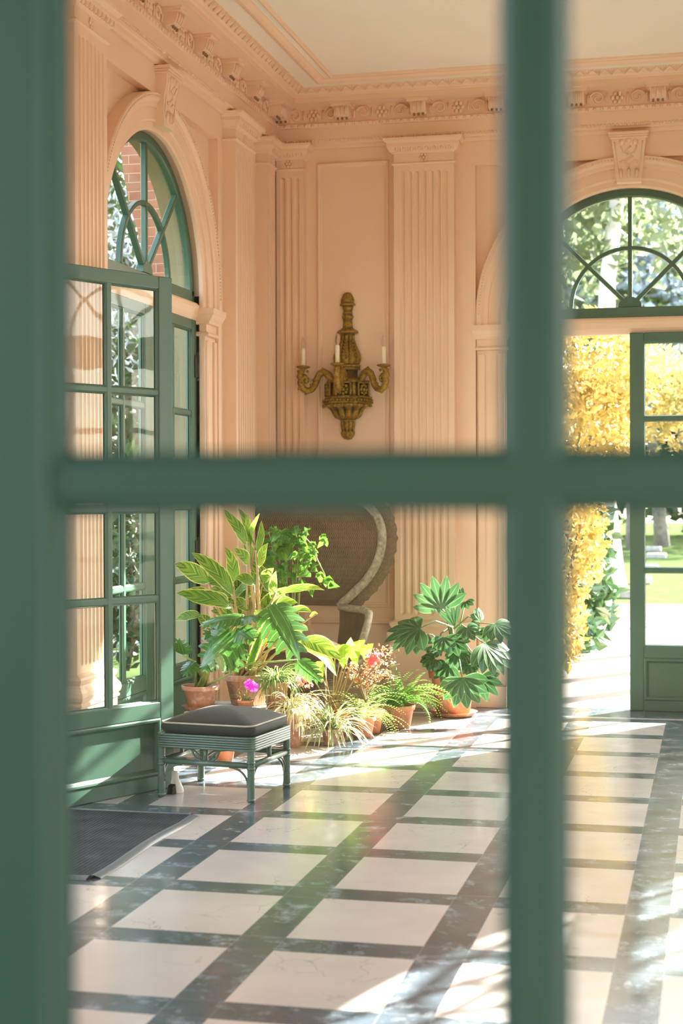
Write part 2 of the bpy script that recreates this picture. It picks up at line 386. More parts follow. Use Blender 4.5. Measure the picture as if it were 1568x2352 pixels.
# ---------- pilasters
def rect_stack(mb, xc, prof):
    """prof: (half width, front n, z) from bottom up, back at n=0"""
    rows = [[(xc-w, 0, z), (xc-w, n, z), (xc+w, n, z), (xc+w, 0, z)] for w, n, z in prof]
    mb.grid(rows, sm=False)
    mb.quad(*rows[0]); mb.quad(*rows[-1])
def pilaster(name, T, xc, hw, nfl, base_x=None, half=0):
    p = struct(name, T(xc, 0, 0)); D = .085
    z0, zf0, zf1, z1 = .62, .655, 3.795, 3.84
    pitch = .0515; gr = .0185
    mb = MB(T)
    # cross section with grooves at parameter g (0..1 groove size), d depth factor
    def row(z, g, dep):
        pts = [(xc-hw, 0, z), (xc-hw, D, z)]
        for k in range(nfl):
            c = xc+(k-(nfl-1)/2)*pitch
            for j in range(7):
                a = PI*j/6; pts.append((c-gr*g*math.cos(a), D-dep*g*math.sin(a), z))
        return pts+[(xc+hw, D, z), (xc+hw, 0, z)]
    rows = [row(z0, .02, 0)]
    for q in (0, .3, .6, .85, 1): rows.append(row(zf0+gr*q, max(.02, math.sqrt(1-(1-q)**2)), .011))
    rows += [row(1.59, 1, .011), row(1.62, 1, .016)]
    for q in (1, .85, .6, .3, 0): rows.append(row(zf1-gr*q, max(.02, math.sqrt(1-(1-q)**2)), .016))
    rows.append(row(z1, .02, 0))
    # proper ordering of z within caps
    rows.sort(key=lambda r: r[0][2])
    mb.grid(rows, sm=False); mb.build('shaft', PEACH, p, recalc=False)
    cap = MB(T)
    rect_stack(cap, xc, [(hw+.0, D, 3.838), (hw+.006, D+.008, 3.841), (hw+.016, D+.016, 3.850), (hw+.006, D+.008, 3.859), (hw+.0, D+.002, 3.862), (hw, D+.002, 3.918), (hw+.008, D+.01, 3.921), (hw+.014, D+.014, 3.926),
        (hw+.022, D+.02, 3.93), (hw+.036, D+.036, 3.952), (hw+.042, D+.042, 3.966), (hw+.044, D+.044, 3.968), (hw+.044, D+.044, 3.990), (hw+.055, D+.055, 3.998), (hw+.066, D+.066, 4.008), (hw+.068, D+.068, 4.024)])
    cap.build('capital', PEACH, p)
    eg = MB(T); n = max(3, int(hw*2/.052))
    for k in range(n):
        x = xc+(k-(n-1)/2)*(2*hw/n); eg.ball((x, D+.032, 3.949), .019, 7, (.8, .7, 1)); 
        eg.box((x+hw/n-.003, D+.02, 3.935), (x+hw/n+.003, D+.045, 3.962))
    rosette(eg, T, xc, 3.89, D, .036)
    eg.build('capital_relief', PEACH, p)
    bs = MB(T)
    rect_stack(bs, xc, [(hw+.035, D+.03, .0), (hw+.035, D+.03, .46), (hw+.042, D+.04, .462), (hw+.042, D+.04, .475), (hw+.036, D+.034, .478), (hw+.046, D+.044, .492), (hw+.05, D+.048, .51), (hw+.046, D+.044, .53), (hw+.036, D+.034, .545), (hw+.03, D+.03, .552), (hw+.022, D+.022, .565), (hw+.03, D+.03, .58), (hw+.034, D+.034, .592), (hw+.028, D+.028, .604), (hw+.012, D+.012, .61), (hw, D, .62)])
    bs.build('base', PEACH, p)
    return p
pilaster('trim_2', Tback(), -1.996, .216, 7)
pilaster('trim_3', Tback(), -2.975, .10, 3)
pilaster('trim_4', Tleft(), 10.29, .216, 7)
pilaster('trim_5', Tleft(), 10.95, .10, 3)
pilaster('trim_6', Tleft(), 7.58, .216, 7)
pilaster('trim_7', Tback(), .86, .216, 7)

# ---------- arch surround: archivolt, jamb shafts, impost blocks, keystone
def arch_trim(name, T, c):
    r = struct(name, T(c, 0, 0))
    prof = [(RO, -.12), (RO, -.035), (RO+.012, -.028), (RO+.045, -.028), (RO+.05, -.014), (RO+.06, -.008), (RO+.125, -.008), (RO+.13, .004), (RO+.16, .006), (RO+.175, .022), (RO+.205, .026), (RO+.212, .018), (RO+.212, -.06)]
    mb = MB(T); rows = []
    rows.append([(c-a, n, 2.69) for a, n in prof])
    for k in range(NA+1):
        t = PI*k/NA; rows.append([(c-a*math.cos(t), n, ZS+a*math.sin(t)) for a, n in prof])
    rows.append([(c+a, n, 2.69) for a, n in prof])
    mb.grid(rows, sm=False); mb.build('archivolt', PEACH, r, recalc=False)
    bd = MB(T)
    for q in range(150):
        t = PI*q/149; bd.ball((c-(RO+.188)*math.cos(t), .026, ZS+(RO+.188)*math.sin(t)), .0075, 5)
    for q in range(190):
        t = PI*q/189; bd.ball((c-(RO+.128)*math.cos(t), .000, ZS+(RO+.128)*math.sin(t)), .005, 5)
    bd.build('bead_relief', PEACH, r)
    for s in (-1, 1):
        jb = MB(T); x0, x1 = sorted((c+s*RO, c+s*(RO+.212)))
        jb.box((x0, -.12, 0), (x1, -.02, 2.53)); jb.box((x0+.012, -.03, .16), (x0+.06, -.004, 2.5)); jb.box((x1-.06, -.03, .16), (x1-.012, -.004, 2.5)); jb.box((x0-.01, -.12, 0), (x1+.0, .01, .15))
        jb.build('jamb', PEACH, r, bevel=.003)
        im = MB(T); xc = (x0+x1)/2; hw = (x1-x0)/2
        rows = []
        for e, n, z in ((0, -.015, 2.525), (.008, .0, 2.53), (.014, .008, 2.54), (.008, .0, 2.55), (.0, -.012, 2.555), (0, -.012, 2.60), (.012, .01, 2.605), (.012, .012, 2.618), (.02, .028, 2.635), (.026, .04, 2.66), (.028, .046, 2.664), (.028, .046, 2.70)):
            rows.append([(xc-hw-e, -.12, z), (xc-hw-e, n, z), (xc+hw+e, n, z), (xc+hw+e, -.12, z)])
        im.grid(rows, sm=False); im.quad(*rows[-1]); im.build('impost', PEACH, r)
    ks = MB(T)
    def kz(z): return .086+(.122-.086)*(z-3.68)/(3.987-3.68)
    zz = [3.655, 3.68, 3.74, 3.82, 3.90, 3.95]; nn = [.04, .045, .042, .05, .068, .072]
    rows = [[(c-kz(z), -.06, z), (c-kz(z), n, z), (c+kz(z), n, z), (c+kz(z), -.06, z)] for z, n in zip(zz, nn)]
    ks.grid(rows, sm=False); ks.quad(*rows[0]); ks.quad(*rows[-1])
    for e, n, z0, z1 in ((.008, .08, 3.95, 3.963), (.016, .088, 3.963, 3.976), (.022, .096, 3.976, 3.995)):
        h = kz(3.95)+e; ks.box((c-h, -.06, z0), (c+h, n, z1))
    ks.build('keystone', PEACH, r, bevel=.003)
    kr = MB(T)
    for k in (-1, 0, 1):
        kr.tube([(c+k*.05, .040, 3.69), (c+k*.052, .048, 3.70), (c+k*.054, .048, 3.745)], .013, 6); kr.ball((c+k*.045, .068, 3.925+(.012 if k == 0 else 0)), .024, 7, (1, .6, 1))
    kr.tube([(c, .044, 3.75), (c-.03, .048, 3.79), (c+.025, .054, 3.83), (c-.02, .062, 3.87), (c+.015, .066, 3.90)], .008, 6)
    for s in (-1, 1):
        kr.tube([(c, .045, 3.77), (c+s*.04, .05, 3.80), (c+s*.062, .05, 3.79)], .007, 6); kr.tube([(c, .055, 3.84), (c+s*.04, .06, 3.86), (c+s*.055, .068, 3.90)], .006, 6)
        kr.tube([(c+s*.075, .044, 3.72), (c+s*.085, .055, 3.84), (c+s*.095, .071, 3.93)], .005, 5)
    kr.build('keystone_relief', PEACH, r)
arch_trim('trim_8', Tback(), CBK); arch_trim('trim_9', Tleft(), CLF[0])

# ---------- panel mouldings and dado on the back wall, skirting
def panel(name, T, x0, x1, z0, z1, w=.03):
    mb = MB(T); prof = [(0, 0), (0, .012), (.006, .02), (.014, .02), (.02, .008), (.03, .006), (.034, 0)]
    def rect(o, n): return [(x0+o, n, z0+o), (x1-o, n, z0+o), (x1-o, n, z1-o), (x0+o, n, z1-o)]
    mb.grid([rect(o, n) for o, n in prof], closed=True, sm=False); return st(mb.build(name, PEACH, recalc=False))
panel('trim_10', Tback(), -2.79, -2.262, .70, 3.90)
def strip(name, T, x0, x1, prof):
    mb = MB(T); mb.grid([[(x0, n, z), (x1, n, z)] for n, z in prof], sm=False); return st(mb.build(name, PEACH, recalc=False))
for k, (T, a, b) in enumerate(((Tback(), -2.86, -2.20), (Tback(), -1.79, CBK-BAY), (Tleft(), CLF[0]+BAY, 10.02), (Tleft(), 10.45, 10.9), (Tleft(), 7.7, CLF[0]-BAY))):
    strip('trim_%d' % (11+k), T, a, b, [(0, .575), (.018, .578), (.03, .586), (.032, .598), (.018, .606), (.012, .616), (0, .62)])
for nm, T, a, b in (('baseboard_back', Tback(), XL, CBK-BAY), ('baseboard_left', Tleft(), CLF[0]+BAY, YB), ('baseboard_right', Tright(), -YB, -CLF[0]-BAY)):
    strip(nm, T, a, b, [(0, 0), (.02, 0), (.02, .11), (.014, .118), (.012, .13), (0, .136)])

# ---------- doors and fanlights
ROWS = [.449, .978, 1.436, 2.03, 2.56]
def leafdoor(name, T, W=.855, H=2.625, z0=0., mat=GREEN, handle=True, flip=1, t=.045, lab=None):
    """door leaf: T takes x from the hinge edge, n through the thickness, z"""
    r = struct(name, T(0, 0, z0)); sw = .095; h = t/2
    mb = MB(T)
    mb.box((0, -h, z0), (sw, h, z0+H)); mb.box((W-sw, -h, z0), (W, h, z0+H)); mb.box((sw, -h, z0+ROWS[-1]), (W-sw, h, z0+H))
    mb.box((sw, -h, z0+.367), (W-sw, h, z0+ROWS[0])); mb.box((sw, -h, z0), (W-sw, h, z0+.075))
    mb.build('frame', mat, r, bevel=.004)
    pn = MB(T); pn.box((sw, -h*.35, z0+.075), (W-sw, h*.35, z0+.367))
    for s in (-1, 1):
        x0, x1, za, zb = sw, W-sw, z0+.075, z0+.367
        prof = [(0, h), (.008, h*1.15), (.018, h*1.1), (.028, h*.6), (.034, h*.4)]
        pn.grid([[(x0+o, s*n, za+o), (x1-o, s*n, za+o), (x1-o, s*n, zb-o), (x0+o, s*n, zb-o)] for o, n in prof], closed=True, sm=False)
    pn.build('panel', mat, r)
    mu = MB(T)
    for z in ROWS[1:-1]: mu.box((sw, -.0152, z0+z-.011), (W-sw, .0152, z0+z+.011))
    mu.box((W/2-.013, -.016, z0+ROWS[0]), (W/2+.013, .016, z0+ROWS[-1]))
    for a, b in ((sw, W/2-.013), (W/2+.013, W-sw)):
        for c, d in zip(ROWS, ROWS[1:]):
            c += z0+(.011 if c != ROWS[0] else 0); d += z0-(.011 if d != ROWS[-1] else 0)
            for s in (-1, 1):
                prof = [(0, .014), (.006, .012), (.010, .005), (.012, .003)]
                mu.grid([[(a+o, s*n, c+o), (b-o, s*n, c+o), (b-o, s*n, d-o), (a+o, s*n, d-o)] for o, n in prof], closed=True, sm=False)
    mu.build('muntin', mat, r)
    gl = MB(T); gl.quad((sw, 0, z0+ROWS[0]), (W-sw, 0, z0+ROWS[0]), (W-sw, 0, z0+ROWS[-1]), (sw, 0, z0+ROWS[-1])); gl.build('glass', GLASS, r)
    hg = MB(T)
    for z in (.25, 1.15, 2.33):
        hg.tube([(-.006, flip*(h+.004), z0+z-.075), (-.006, flip*(h+.004), z0+z+.075)], .016, 8); hg.ball((-.006, flip*(h+.004), z0+z+.08), .017, 6); hg.ball((-.006, flip*(h+.004), z0+z-.08), .017, 6)
        hg.box((-.014, flip*(h)-.004, z0+z-.07), (.045, flip*(h)+.008, z0+z+.07))
    hg.build('hinge', BRASS, r)
    if handle:
        k = MB(T)
        for s in (-1, 1):
            k.tube([(W-.05, s*h, z0+1.02), (W-.05, s*(h+.045), z0+1.02)], .008, 8); k.tube([(W-.05, s*(h+.045), z0+1.02), (W-.13, s*(h+.05), z0+1.015), (W-.15, s*(h+.045), z0+1.0)], [.009, .008, .006], 8)
            k.box((W-.065, s*h-.003, z0+.93), (W-.035, s*h+.003, z0+1.10))
        k.build('handle', BRASS, r)
    return r
def fanlight(name, T, c, n0=-.115):
    r = struct(name, T(c, n0, ZS)); h = .022
    zb = 2.737
    fr = MB(T); ro, ri = RO, RO-.055
    P = [(ro, -h), (ro, h), (ri+.01, h), (ri, h-.008), (ri, -h)]
    rows = [[(c-a*math.cos(PI*k/NA), n0+n, ZS+a*math.sin(PI*k/NA)) for a, n in P] for k in range(NA+1)]
    fr.grid(rows, sm=False); fr.box((c-RO, n0-h, zb), (c+RO, n0+h, ZS+.03)); fr.build('frame', GREEN, r, recalc=False)
    zc = 2.815
    hb = MB(T); hb.T = T
    rows = []
    for n in (-h, h):
        rows.append([(c-.082*math.cos(PI*k/12), n0+n, zc+.068*math.sin(PI*k/12)) for k in range(13)])
    i = hb.grid(rows, sm=False); hb.face(i[0]); hb.face(i[1][::-1]); hb.build('hub', GREEN, r)
    mu = MB(T); ra = .41
    for a in (PI/4, PI/2, 3*PI/4):
        dx, dz = math.cos(a), math.sin(a); px, pz = -dz*.015, dx*.015
        R1 = ri-.0 if abs(a-PI/2) < .1 else ri-.0
        L0 = .06; L1 = R1+.0-.01
        # from hub centre (c,zc) outwards until it meets the arch
        k = 0.1
        while math.hypot(dx*k, zc-ZS+dz*k) < ri+.004: k += .004
        q = [(c+dx*L0+px, zc+dz*L0+pz), (c+dx*k+px, zc+dz*k+pz), (c+dx*k-px, zc+dz*k-pz), (c+dx*L0-px, zc+dz*L0-pz)]
        mu.hexa([(x, n0-.018, z) for x, z in q]+[(x, n0+.018, z) for x, z in q])
    P = [(ra+.014, -.017), (ra+.014, .017), (ra-.014, .017), (ra-.014, -.017), (ra+.014, -.017)]
    mu.grid([[(c-a*math.cos(PI*k/28), n0+n, zc+a*math.sin(PI*k/28)) for a, n in P] for k in range(29)], sm=False)
    mu.build('muntin', GREEN, r, bevel=.004, recalc=False)
    gl = MB(T); pts = [(c-(ri+.004)*math.cos(PI*k/NA), n0, ZS+(ri+.004)*math.sin(PI*k/NA)) for k in range(NA+1)]
    gl.face([gl.add(p) for p in pts]); gl.build('glass', GLASS, r)
    tr = MB(T)
    rows = [[(c-RO, n, z), (c+RO, n, z)] for n, z in ((-.16, 2.622), (-.085, 2.622), (-.08, 2.628), (-.072, 2.64), (-.066, 2.652), (-.062, 2.66), (-.055, 2.70), (-.06, 2.722), (-.075, 2.737), (-.16, 2.737), (-.16, 2.622))]
    tr.grid(rows, sm=False); tr.build('transom', PEACH, r, recalc=False)
    return r
ND = -.09
fanlight('window_1', Tback(), CBK); fanlight('window_2', Tleft(), CLF[0])
for k, T in enumerate((Tleft(), Tleft(), Tright(), Tright(), Tright())):
    c = (CLF[1], CLF[2], -CLF[0], -CLF[1], -CLF[2])[k]; fanlight('window_%d' % (3+k), T, c)
def along(T, hx, s, n0=-.1):     # closed leaf hinged at hx running to side s
    return lambda x, n, z: T(hx+s*x, n0+n, z)
def swung(ox, oy, dx, dy):       # free leaf: hinge point and direction in plan
    L = math.hypot(dx, dy); dx, dy = dx/L, dy/L
    return lambda x, n, z: (ox+dx*x-dy*n, oy+dy*x+dx*n, z)
leafdoor('door_1', along(Tback(), CBK+.855, -1, -.06), flip=1, handle=False)
leafdoor('door_2', swung(CBK-.835, YB+.06, .02, 1), flip=-1)
leafdoor('door_3', along(Tleft(), CLF[0]+.852, -1), handle=False); leafdoor('door_4', along(Tleft(), CLF[0]-.852, 1), handle=False)
leafdoor('door_5', swung(-3.12, 7.05, .45, .893), flip=-1, handle=False)
for k, (T, c) in enumerate(((Tleft(), CLF[1]), (Tleft(), CLF[2]), (Tright(), -CLF[0]), (Tright(), -CLF[1]), (Tright(), -CLF[2]))):
    if k > 0:
        leafdoor('door_%d' % (6+2*k), along(T, c+.852, -1)); leafdoor('door_%d' % (7+2*k), along(T, c-.852, 1))
# door the camera looks through
leafdoor('door_20', lambda x, n, z: (-.581+x, 1.13+n, z), W=.916, z0=.075, mat=GREENW, handle=False)

# unseen roof and back wall, added to shade the near door and its glass
b = MB(); b.box((-2.6, -3.2, 3.0), (2.6, YF-.31, 3.15)); st(b.build('added_shade_roof', OLIVE))
b = MB(); b.box((-3.4, -3.3, 0), (2.6, -3.1, 3.0)); st(b.build('added_shade_wall', OLIVE))
def cat(pts, n=5):
    res = []
    for i in range(len(pts)-1):
        p0 = V(pts[max(i-1, 0)]); p1 = V(pts[i]); p2 = V(pts[i+1]); p3 = V(pts[min(i+2, len(pts)-1)])
        for k in range(n):
            t = k/n; res.append(.5*((2*p1)+(p2-p0)*t+(2*p0-5*p1+4*p2-p3)*t*t+(3*p1-p0-3*p2+p3)*t**3))
    res.append(V(pts[-1])); return res
# ================================================================== OTTOMAN
CANE = plain('painted_cane', (.055, .10, .072), (.075, .125, .095), 12, .35, bmp=.1, bscale=80)
def fabric():
    m, nt, b = newmat('dark_cushion_fabric')
    lk(nt, mixc(nt, ramp(nt, noise(nt, 220, 3), (.3, 0.), (.7, 1.)), (.009, .012, .011), (.020, .025, .022)), b.inputs['Base Color'])
    b.inputs['Roughness'].default_value = .8; b.inputs['Sheen Weight'].default_value = .06; b.inputs['Sheen Roughness'].default_value = .4
    bump(nt, b, noise(nt, 700, 2), .3, .001); return m
FAB = fabric()
PIPE = plain('pale_piping', (.42, .39, .30), None, 30, .7)
OX, OY, ORZ = -2.42, 7.735, -.13
def Tot(x, y, z):
    c, s = math.cos(ORZ), math.sin(ORZ); return (OX+c*x-s*y, OY+s*x+c*y, z)
ott = thing('ottoman', 'low green painted cane ottoman with a dark padded seat standing by the open door', 'ottoman', (OX, OY, 0), ORZ)
HW, HD = .262, .245
for sx in (-1, 1):
    for sy in (-1, 1):
        b = MB(Tot); x, y = sx*(HW-.018), sy*(HD-.018)
        b.tube([(x, y, 0), (x, y, .01), (x, y, .15), (x, y, .25), (x, y, .315)], [.017, .019, .0185, .0185, .0185], 12)
        for z in (.012, .165, .195): b.tube([(x, y, z-.006), (x, y, z), (x, y, z+.006)], [.0195, .022, .0195], 12)
        b.build('leg', CANE, ott)
b = MB(Tot)
def rrect(hw, hd, r, z, n=5):
    pts = []
    for cx, cy, a0 in ((hw-r, hd-r, 0), (-hw+r, hd-r, PI/2), (-hw+r, -hd+r, PI), (hw-r, -hd+r, 1.5*PI)):
        for k in range(n+1): a = a0+PI/2*k/n; pts.append((cx+r*math.cos(a), cy+r*math.sin(a), z))
    return pts
for k in range(6): b.tube(rrect(HW, HD, .03, .2555+k*.0118), .0065, 8, closed=True)
b.grid([rrect(HW-.003, HD-.003, .03, .25), rrect(HW-.003, HD-.003, .03, .318)], closed=True)
i = [b.add(p) for p in rrect(HW-.003, HD-.003, .03, .317)]; b.face(i)
b.build('apron', CANE, ott)
for sy in (-1, 1):
    y = sy*(HD-.018)
    b = MB(Tot); b.tube([(-HW+.02, y, .18), (HW-.02, y, .18)], .0145, 10); b.tube([(0, y, .18), (0, y, .255)], .011, 10)
    for s in (-1, 1):
        b.tube([(s*.018, y, .19)]+[(s*(.018+.055*math.sin(PI/2*k/6)), y, .19+.06*(1-math.cos(PI/2*k/6))+.0) for k in range(1, 7)], .0055, 7)
        b.tube([(s*(HW-.034), y, .10-.02)]+[(s*(HW-.034-.10*(1-math.cos(PI/2*k/8))), y, .08+.088*math.sin(PI/2*k/8)) for k in range(1, 9)], .006, 7)
        b.tube([(s*.12, y, .25), (s*.09, y, .248), (s*.06, y, .238), (s*.035, y, .215), (s*.022, y, .195)], .005, 7)
    b.build('stretcher', CANE, ott)
for sx in (-1, 1):
    x = sx*(HW-.018)
    b = MB(Tot); b.tube([(x, -HD+.02, .18), (x, HD-.02, .18)], .0145, 10); b.tube([(x, 0, .18), (x, 0, .255)], .011, 10)
    for s in (-1, 1): b.tube([(x, s*(HD-.034), .08)]+[(x, s*(HD-.034-.09*(1-math.cos(PI/2*k/8))), .08+.088*math.sin(PI/2*k/8)) for k in range(1, 9)], .006, 7)
    b.build('stretcher', CANE, ott)
b = MB(Tot); rows = []
for o, z in ((.03, .319), (.008, .322), (.0, .335), (-.004, .35), (.0, .366), (.004, .372)): rows.append(rrect(HW-.008-o, HD-.008-o, .05, z, 6))
NR = 9
for k in range(1, NR+1):
    t = k/NR; q = 1-t
    rows.append([(x*q, y*q, .372+.062*(1-(1-t)**2.1)-.0) for x, y, z in rrect(HW-.012, HD-.012, .05+.02*t, 0, 6)])
ids = b.grid(rows, closed=True); b.face(ids[0][::-1])
cu = b.build('cushion', FAB, ott, recalc=True); 
b = MB(Tot); b.tube(rrect(HW-.009, HD-.009, .05, .372, 6), .0045, 7, closed=True); b.build('piping', PIPE, cu)['label'] = 'pale piping'

# ================================================================== DOOR MAT, DOOR STOP
def matmat():
    m, nt, b = newmat('ribbed_rubber')
    g = nd(nt, 'ShaderNodeNewGeometry'); sp = nd(nt, 'ShaderNodeSeparateXYZ'); lk(nt, g.outputs['Position'], sp.inputs[0])
    s = mth(nt, 'SINE', mth(nt, 'MULTIPLY', sp.outputs[0], 330)); s2 = mth(nt, 'SINE', mth(nt, 'MULTIPLY', sp.outputs[1], 260))
    h = mth(nt, 'ADD', s, mth(nt, 'MULTIPLY', s2, .5))
    lk(nt, mixc(nt, ramp(nt, noise(nt, 8, 4), (.3, 0.), (.7, 1.)), (.020, .026, .030), (.040, .048, .054)), b.inputs['Base Color'])
    b.inputs['Roughness'].default_value = .9; b.inputs['Specular IOR Level'].default_value = .15; bump(nt, b, h, .6, .004); return m
b = MB(); MX0, MX1, MY0, MY1 = -3.085, -2.39, 5.86, 7.09
mt = thing('door_mat', 'dark ribbed rubber door mat with grey edging lying on the marble floor', 'mat', (-2.74, 6.5, 0))
b.box((MX0, MY0, .001), (MX1, MY1, .010)); b.build('ribbed_pad', matmat(), mt)
b = MB()
for t in range(2):
    pass
def edge(a, bb, wv):
    a = V(a); bb = V(bb); d = bb-a; n = V((-d.y, d.x, 0)).normalized(); rows = []
    for k in range(25):
        t = k/24; p = a+d*t+n*(.006*math.sin(t*9)*wv); zz = .004*max(0, math.sin(t*7-1))*wv
        rows.append([p+V((0, 0, .001)), p+V((0, 0, .011+zz)), p+n*.014+V((0, 0, .013+zz)), p+n*.042+V((0, 0, .004+zz)), p+n*.044+V((0, 0, .001))])
    b.grid(rows)
edge((MX1, MY1, 0), (MX1, MY0, 0), 1) ; edge((MX1, MY0, 0), (MX0, MY0, 0), 1); edge((MX0, MY1, 0), (MX1, MY1, 0), .2)
b.build('edging', plain('grey_vinyl_edging', (.10, .12, .13), None, 30, .45), mt)['label'] = 'grey vinyl edging'
ds = thing('door_stop', 'small white and black door stop on the floor under the ottoman', 'door stop', (-2.665, 7.62, 0))
def Tds(x, y, z): c, s = math.cos(-.35), math.sin(-.35); return (-2.665+c*x-s*y, 7.62+s*x+c*y, z)
b = MB(Tds); b.hexa([V(p) for p in ((-.018, -.02, .001), (.018, -.02, .001), (.022, .012, .001), (-.022, .012, .001), (-.016, -.012, .042), (.016, -.012, .042), (.018, .01, .05), (-.018, .01, .05))])
b.build('rubber_pad', plain('black_rubber', (.012, .012, .012), None, 20, .6), ds, bevel=.003)['label'] = 'black rubber pad'
b = MB(Tds); b.grid([[(x*s, .014+y*s*.8, z) for x, y in [(math.cos(2*PI*k/14)*.036, .03+math.sin(2*PI*k/14)*.04) for k in range(14)]] for s, z in ((1, .001), (1.05, .012), (.95, .03), (.72, .055), (.55, .075), (.5, .10), (.3, .112), (.05, .115))], closed=True)
b.build('weight', plain('plain_white', (.75, .74, .70), None, 10, .4), ds)['label'] = 'white rounded weight'  # rounded lump coloured white all over

# ================================================================== WALL SCONCE
def goldmat():
    m, nt, b = newmat('carved_gilding')
    f = noise(nt, 60, 5, rough=.7)
    g = nd(nt, 'ShaderNodeNewGeometry')
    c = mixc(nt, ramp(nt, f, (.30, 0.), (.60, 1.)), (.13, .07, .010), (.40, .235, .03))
    c = mixc(nt, ramp(nt, g.outputs['Pointiness'], (.46, 1.), (.52, 0.)), c, (.05, .026, .006))  # creases of the carving coloured darker
    lk(nt, c, b.inputs['Base Color']); b.inputs['Metallic'].default_value = .5; b.inputs['Roughness'].default_value = .45; b.inputs['Specular IOR Level'].default_value = .25
    bump(nt, b, noise(nt, 90, 4), .35, .004); return m
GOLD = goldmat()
IVORY = plain('ivory_candle', (.82, .74, .52), (.78, .69, .47), 40, .5)
def bulbmat():
    m, nt, b = newmat('clear_bulb_glass'); b.inputs['Base Color'].default_value = (1, .97, .93, 1); b.inputs['Transmission Weight'].default_value = .92
    b.inputs['Roughness'].default_value = .06; b.inputs['IOR'].default_value = 1.2; return m
BULB = bulbmat()
SX, SY = -2.567, YB-.004
sco = thing('wall_sconce', 'carved gilt wall sconce with three ivory candle bulbs on the peach panel', 'wall lamp', (SX, SY, 1.905))
def zc_(y): return 2.966-(y-165)/1678
def half(mb, prof, n=26, mod=None): mb.lathe((SX, SY, 0), [(r/1678, zc_(y)) for r, y in prof], n, PI, 2*PI, mod)
acan = lambda n, a: (lambda t, k: 1+a*(abs(math.sin(n*t))-.5))
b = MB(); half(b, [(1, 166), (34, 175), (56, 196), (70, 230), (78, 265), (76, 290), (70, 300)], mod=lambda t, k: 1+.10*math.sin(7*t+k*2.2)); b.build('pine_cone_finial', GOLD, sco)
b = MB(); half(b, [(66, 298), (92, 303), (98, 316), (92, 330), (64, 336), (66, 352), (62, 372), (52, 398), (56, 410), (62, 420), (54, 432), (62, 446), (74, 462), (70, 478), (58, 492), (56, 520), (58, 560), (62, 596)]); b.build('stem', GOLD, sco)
b = MB(); half(b, [(62, 596), (72, 606), (98, 622), (126, 640), (132, 652), (124, 664), (92, 672), (84, 682)], mod=acan(9, .06)); b.build('collar', GOLD, sco)
b = MB(); half(b, [(84, 680), (82, 705), (86, 735), (98, 780), (118, 830), (142, 880), (160, 925), (168, 965), (164, 1000), (148, 1030), (138, 1042)], 40, acan(5, .14))
for a in (PI*1.25, PI*1.5, PI*1.75):
    for k in range(6):
        y = 760+k*42; r = {0: 96, 1: 116, 2: 134, 3: 152, 4: 164, 5: 168}[k]/1678+.002
        for s in (-1, 1):
            p = V((SX+r*math.cos(a), SY+r*math.sin(a), zc_(y+20))); q = V((SX+r*math.cos(a+s*.22), SY+r*math.sin(a+s*.22), zc_(y-12)))
            b.tube([p, (p+q)/2+V((math.cos(a), math.sin(a), 0))*.006, q], [.005, .007, .003], 6)
b.build('baluster', GOLD, sco)
b = MB(); half(b, [(140, 1040), (156, 1052), (162, 1064), (154, 1074), (146, 1080), (158, 1090), (154, 1104), (124, 1112), (118, 1130), (122, 1180), (140, 1215), (180, 1232)]); b.build('neck', GOLD, sco)
b = MB()
def oct_(t, k):     # faceted drum
    q = (t-PI) % (PI/3)-PI/6; return .94*math.cos(PI/6)/math.cos(q)*1.06
half(b, [(180, 1230), (262, 1236), (272, 1250), (262, 1264), (250, 1268), (256, 1330), (262, 1400), (268, 1428), (290, 1432), (300, 1445), (290, 1456), (298, 1462), (304, 1492), (312, 1500), (308, 1516), (280, 1526)], 36, oct_)
for a in (PI*1.17, PI*1.5, PI*1.83):
    r = 258/1678; C0 = V((SX+r*math.cos(a), SY+r*math.sin(a), zc_(1350))); tx = V((-math.sin(a), math.cos(a), 0)); no = V((math.cos(a), math.sin(a), 0))
    b.ball(C0, .016, 8)
    for k in range(8): t = 2*PI*k/8; b.ball(C0+tx*.029*math.cos(t)+V((0, 0, .032*math.sin(t))), .0125, 6)
    for s in (-1, 1): b.tube([C0+tx*s*.052+V((0, 0, .045)), C0+tx*s*.054+V((0, 0, 0)), C0+tx*s*.052-V((0, 0, .045))], .008, 6)
    b.tube([C0+tx*-.05+V((0, 0, .048)), C0+tx*.05+V((0, 0, .048))], .006, 6); b.tube([C0+tx*-.05-V((0, 0, .05)), C0+tx*.05-V((0, 0, .05))], .006, 6)
for k in range(22): a = PI+PI*(k+.5)/22; r = 300/1678; b.ball((SX+r*math.cos(a), SY+r*math.sin(a), zc_(1478)), .0095, 6)
for k in range(9): a = PI+PI*(k+.5)/9; r = 292/1678; b.ball((SX+r*math.cos(a), SY+r*math.sin(a), zc_(1540)), .014, 6)
b.build('drum', GOLD, sco)
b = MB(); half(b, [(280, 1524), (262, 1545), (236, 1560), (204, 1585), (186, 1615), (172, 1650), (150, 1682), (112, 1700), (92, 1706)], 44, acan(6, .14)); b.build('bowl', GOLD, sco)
b = MB(); half(b, [(92, 1704), (96, 1716), (88, 1726), (90, 1760), (84, 1800), (74, 1834), (78, 1850), (88, 1862), (82, 1884), (66, 1915), (44, 1938), (2, 1948)], 36, acan(5, .10)); b.build('drop_finial', GOLD, sco)
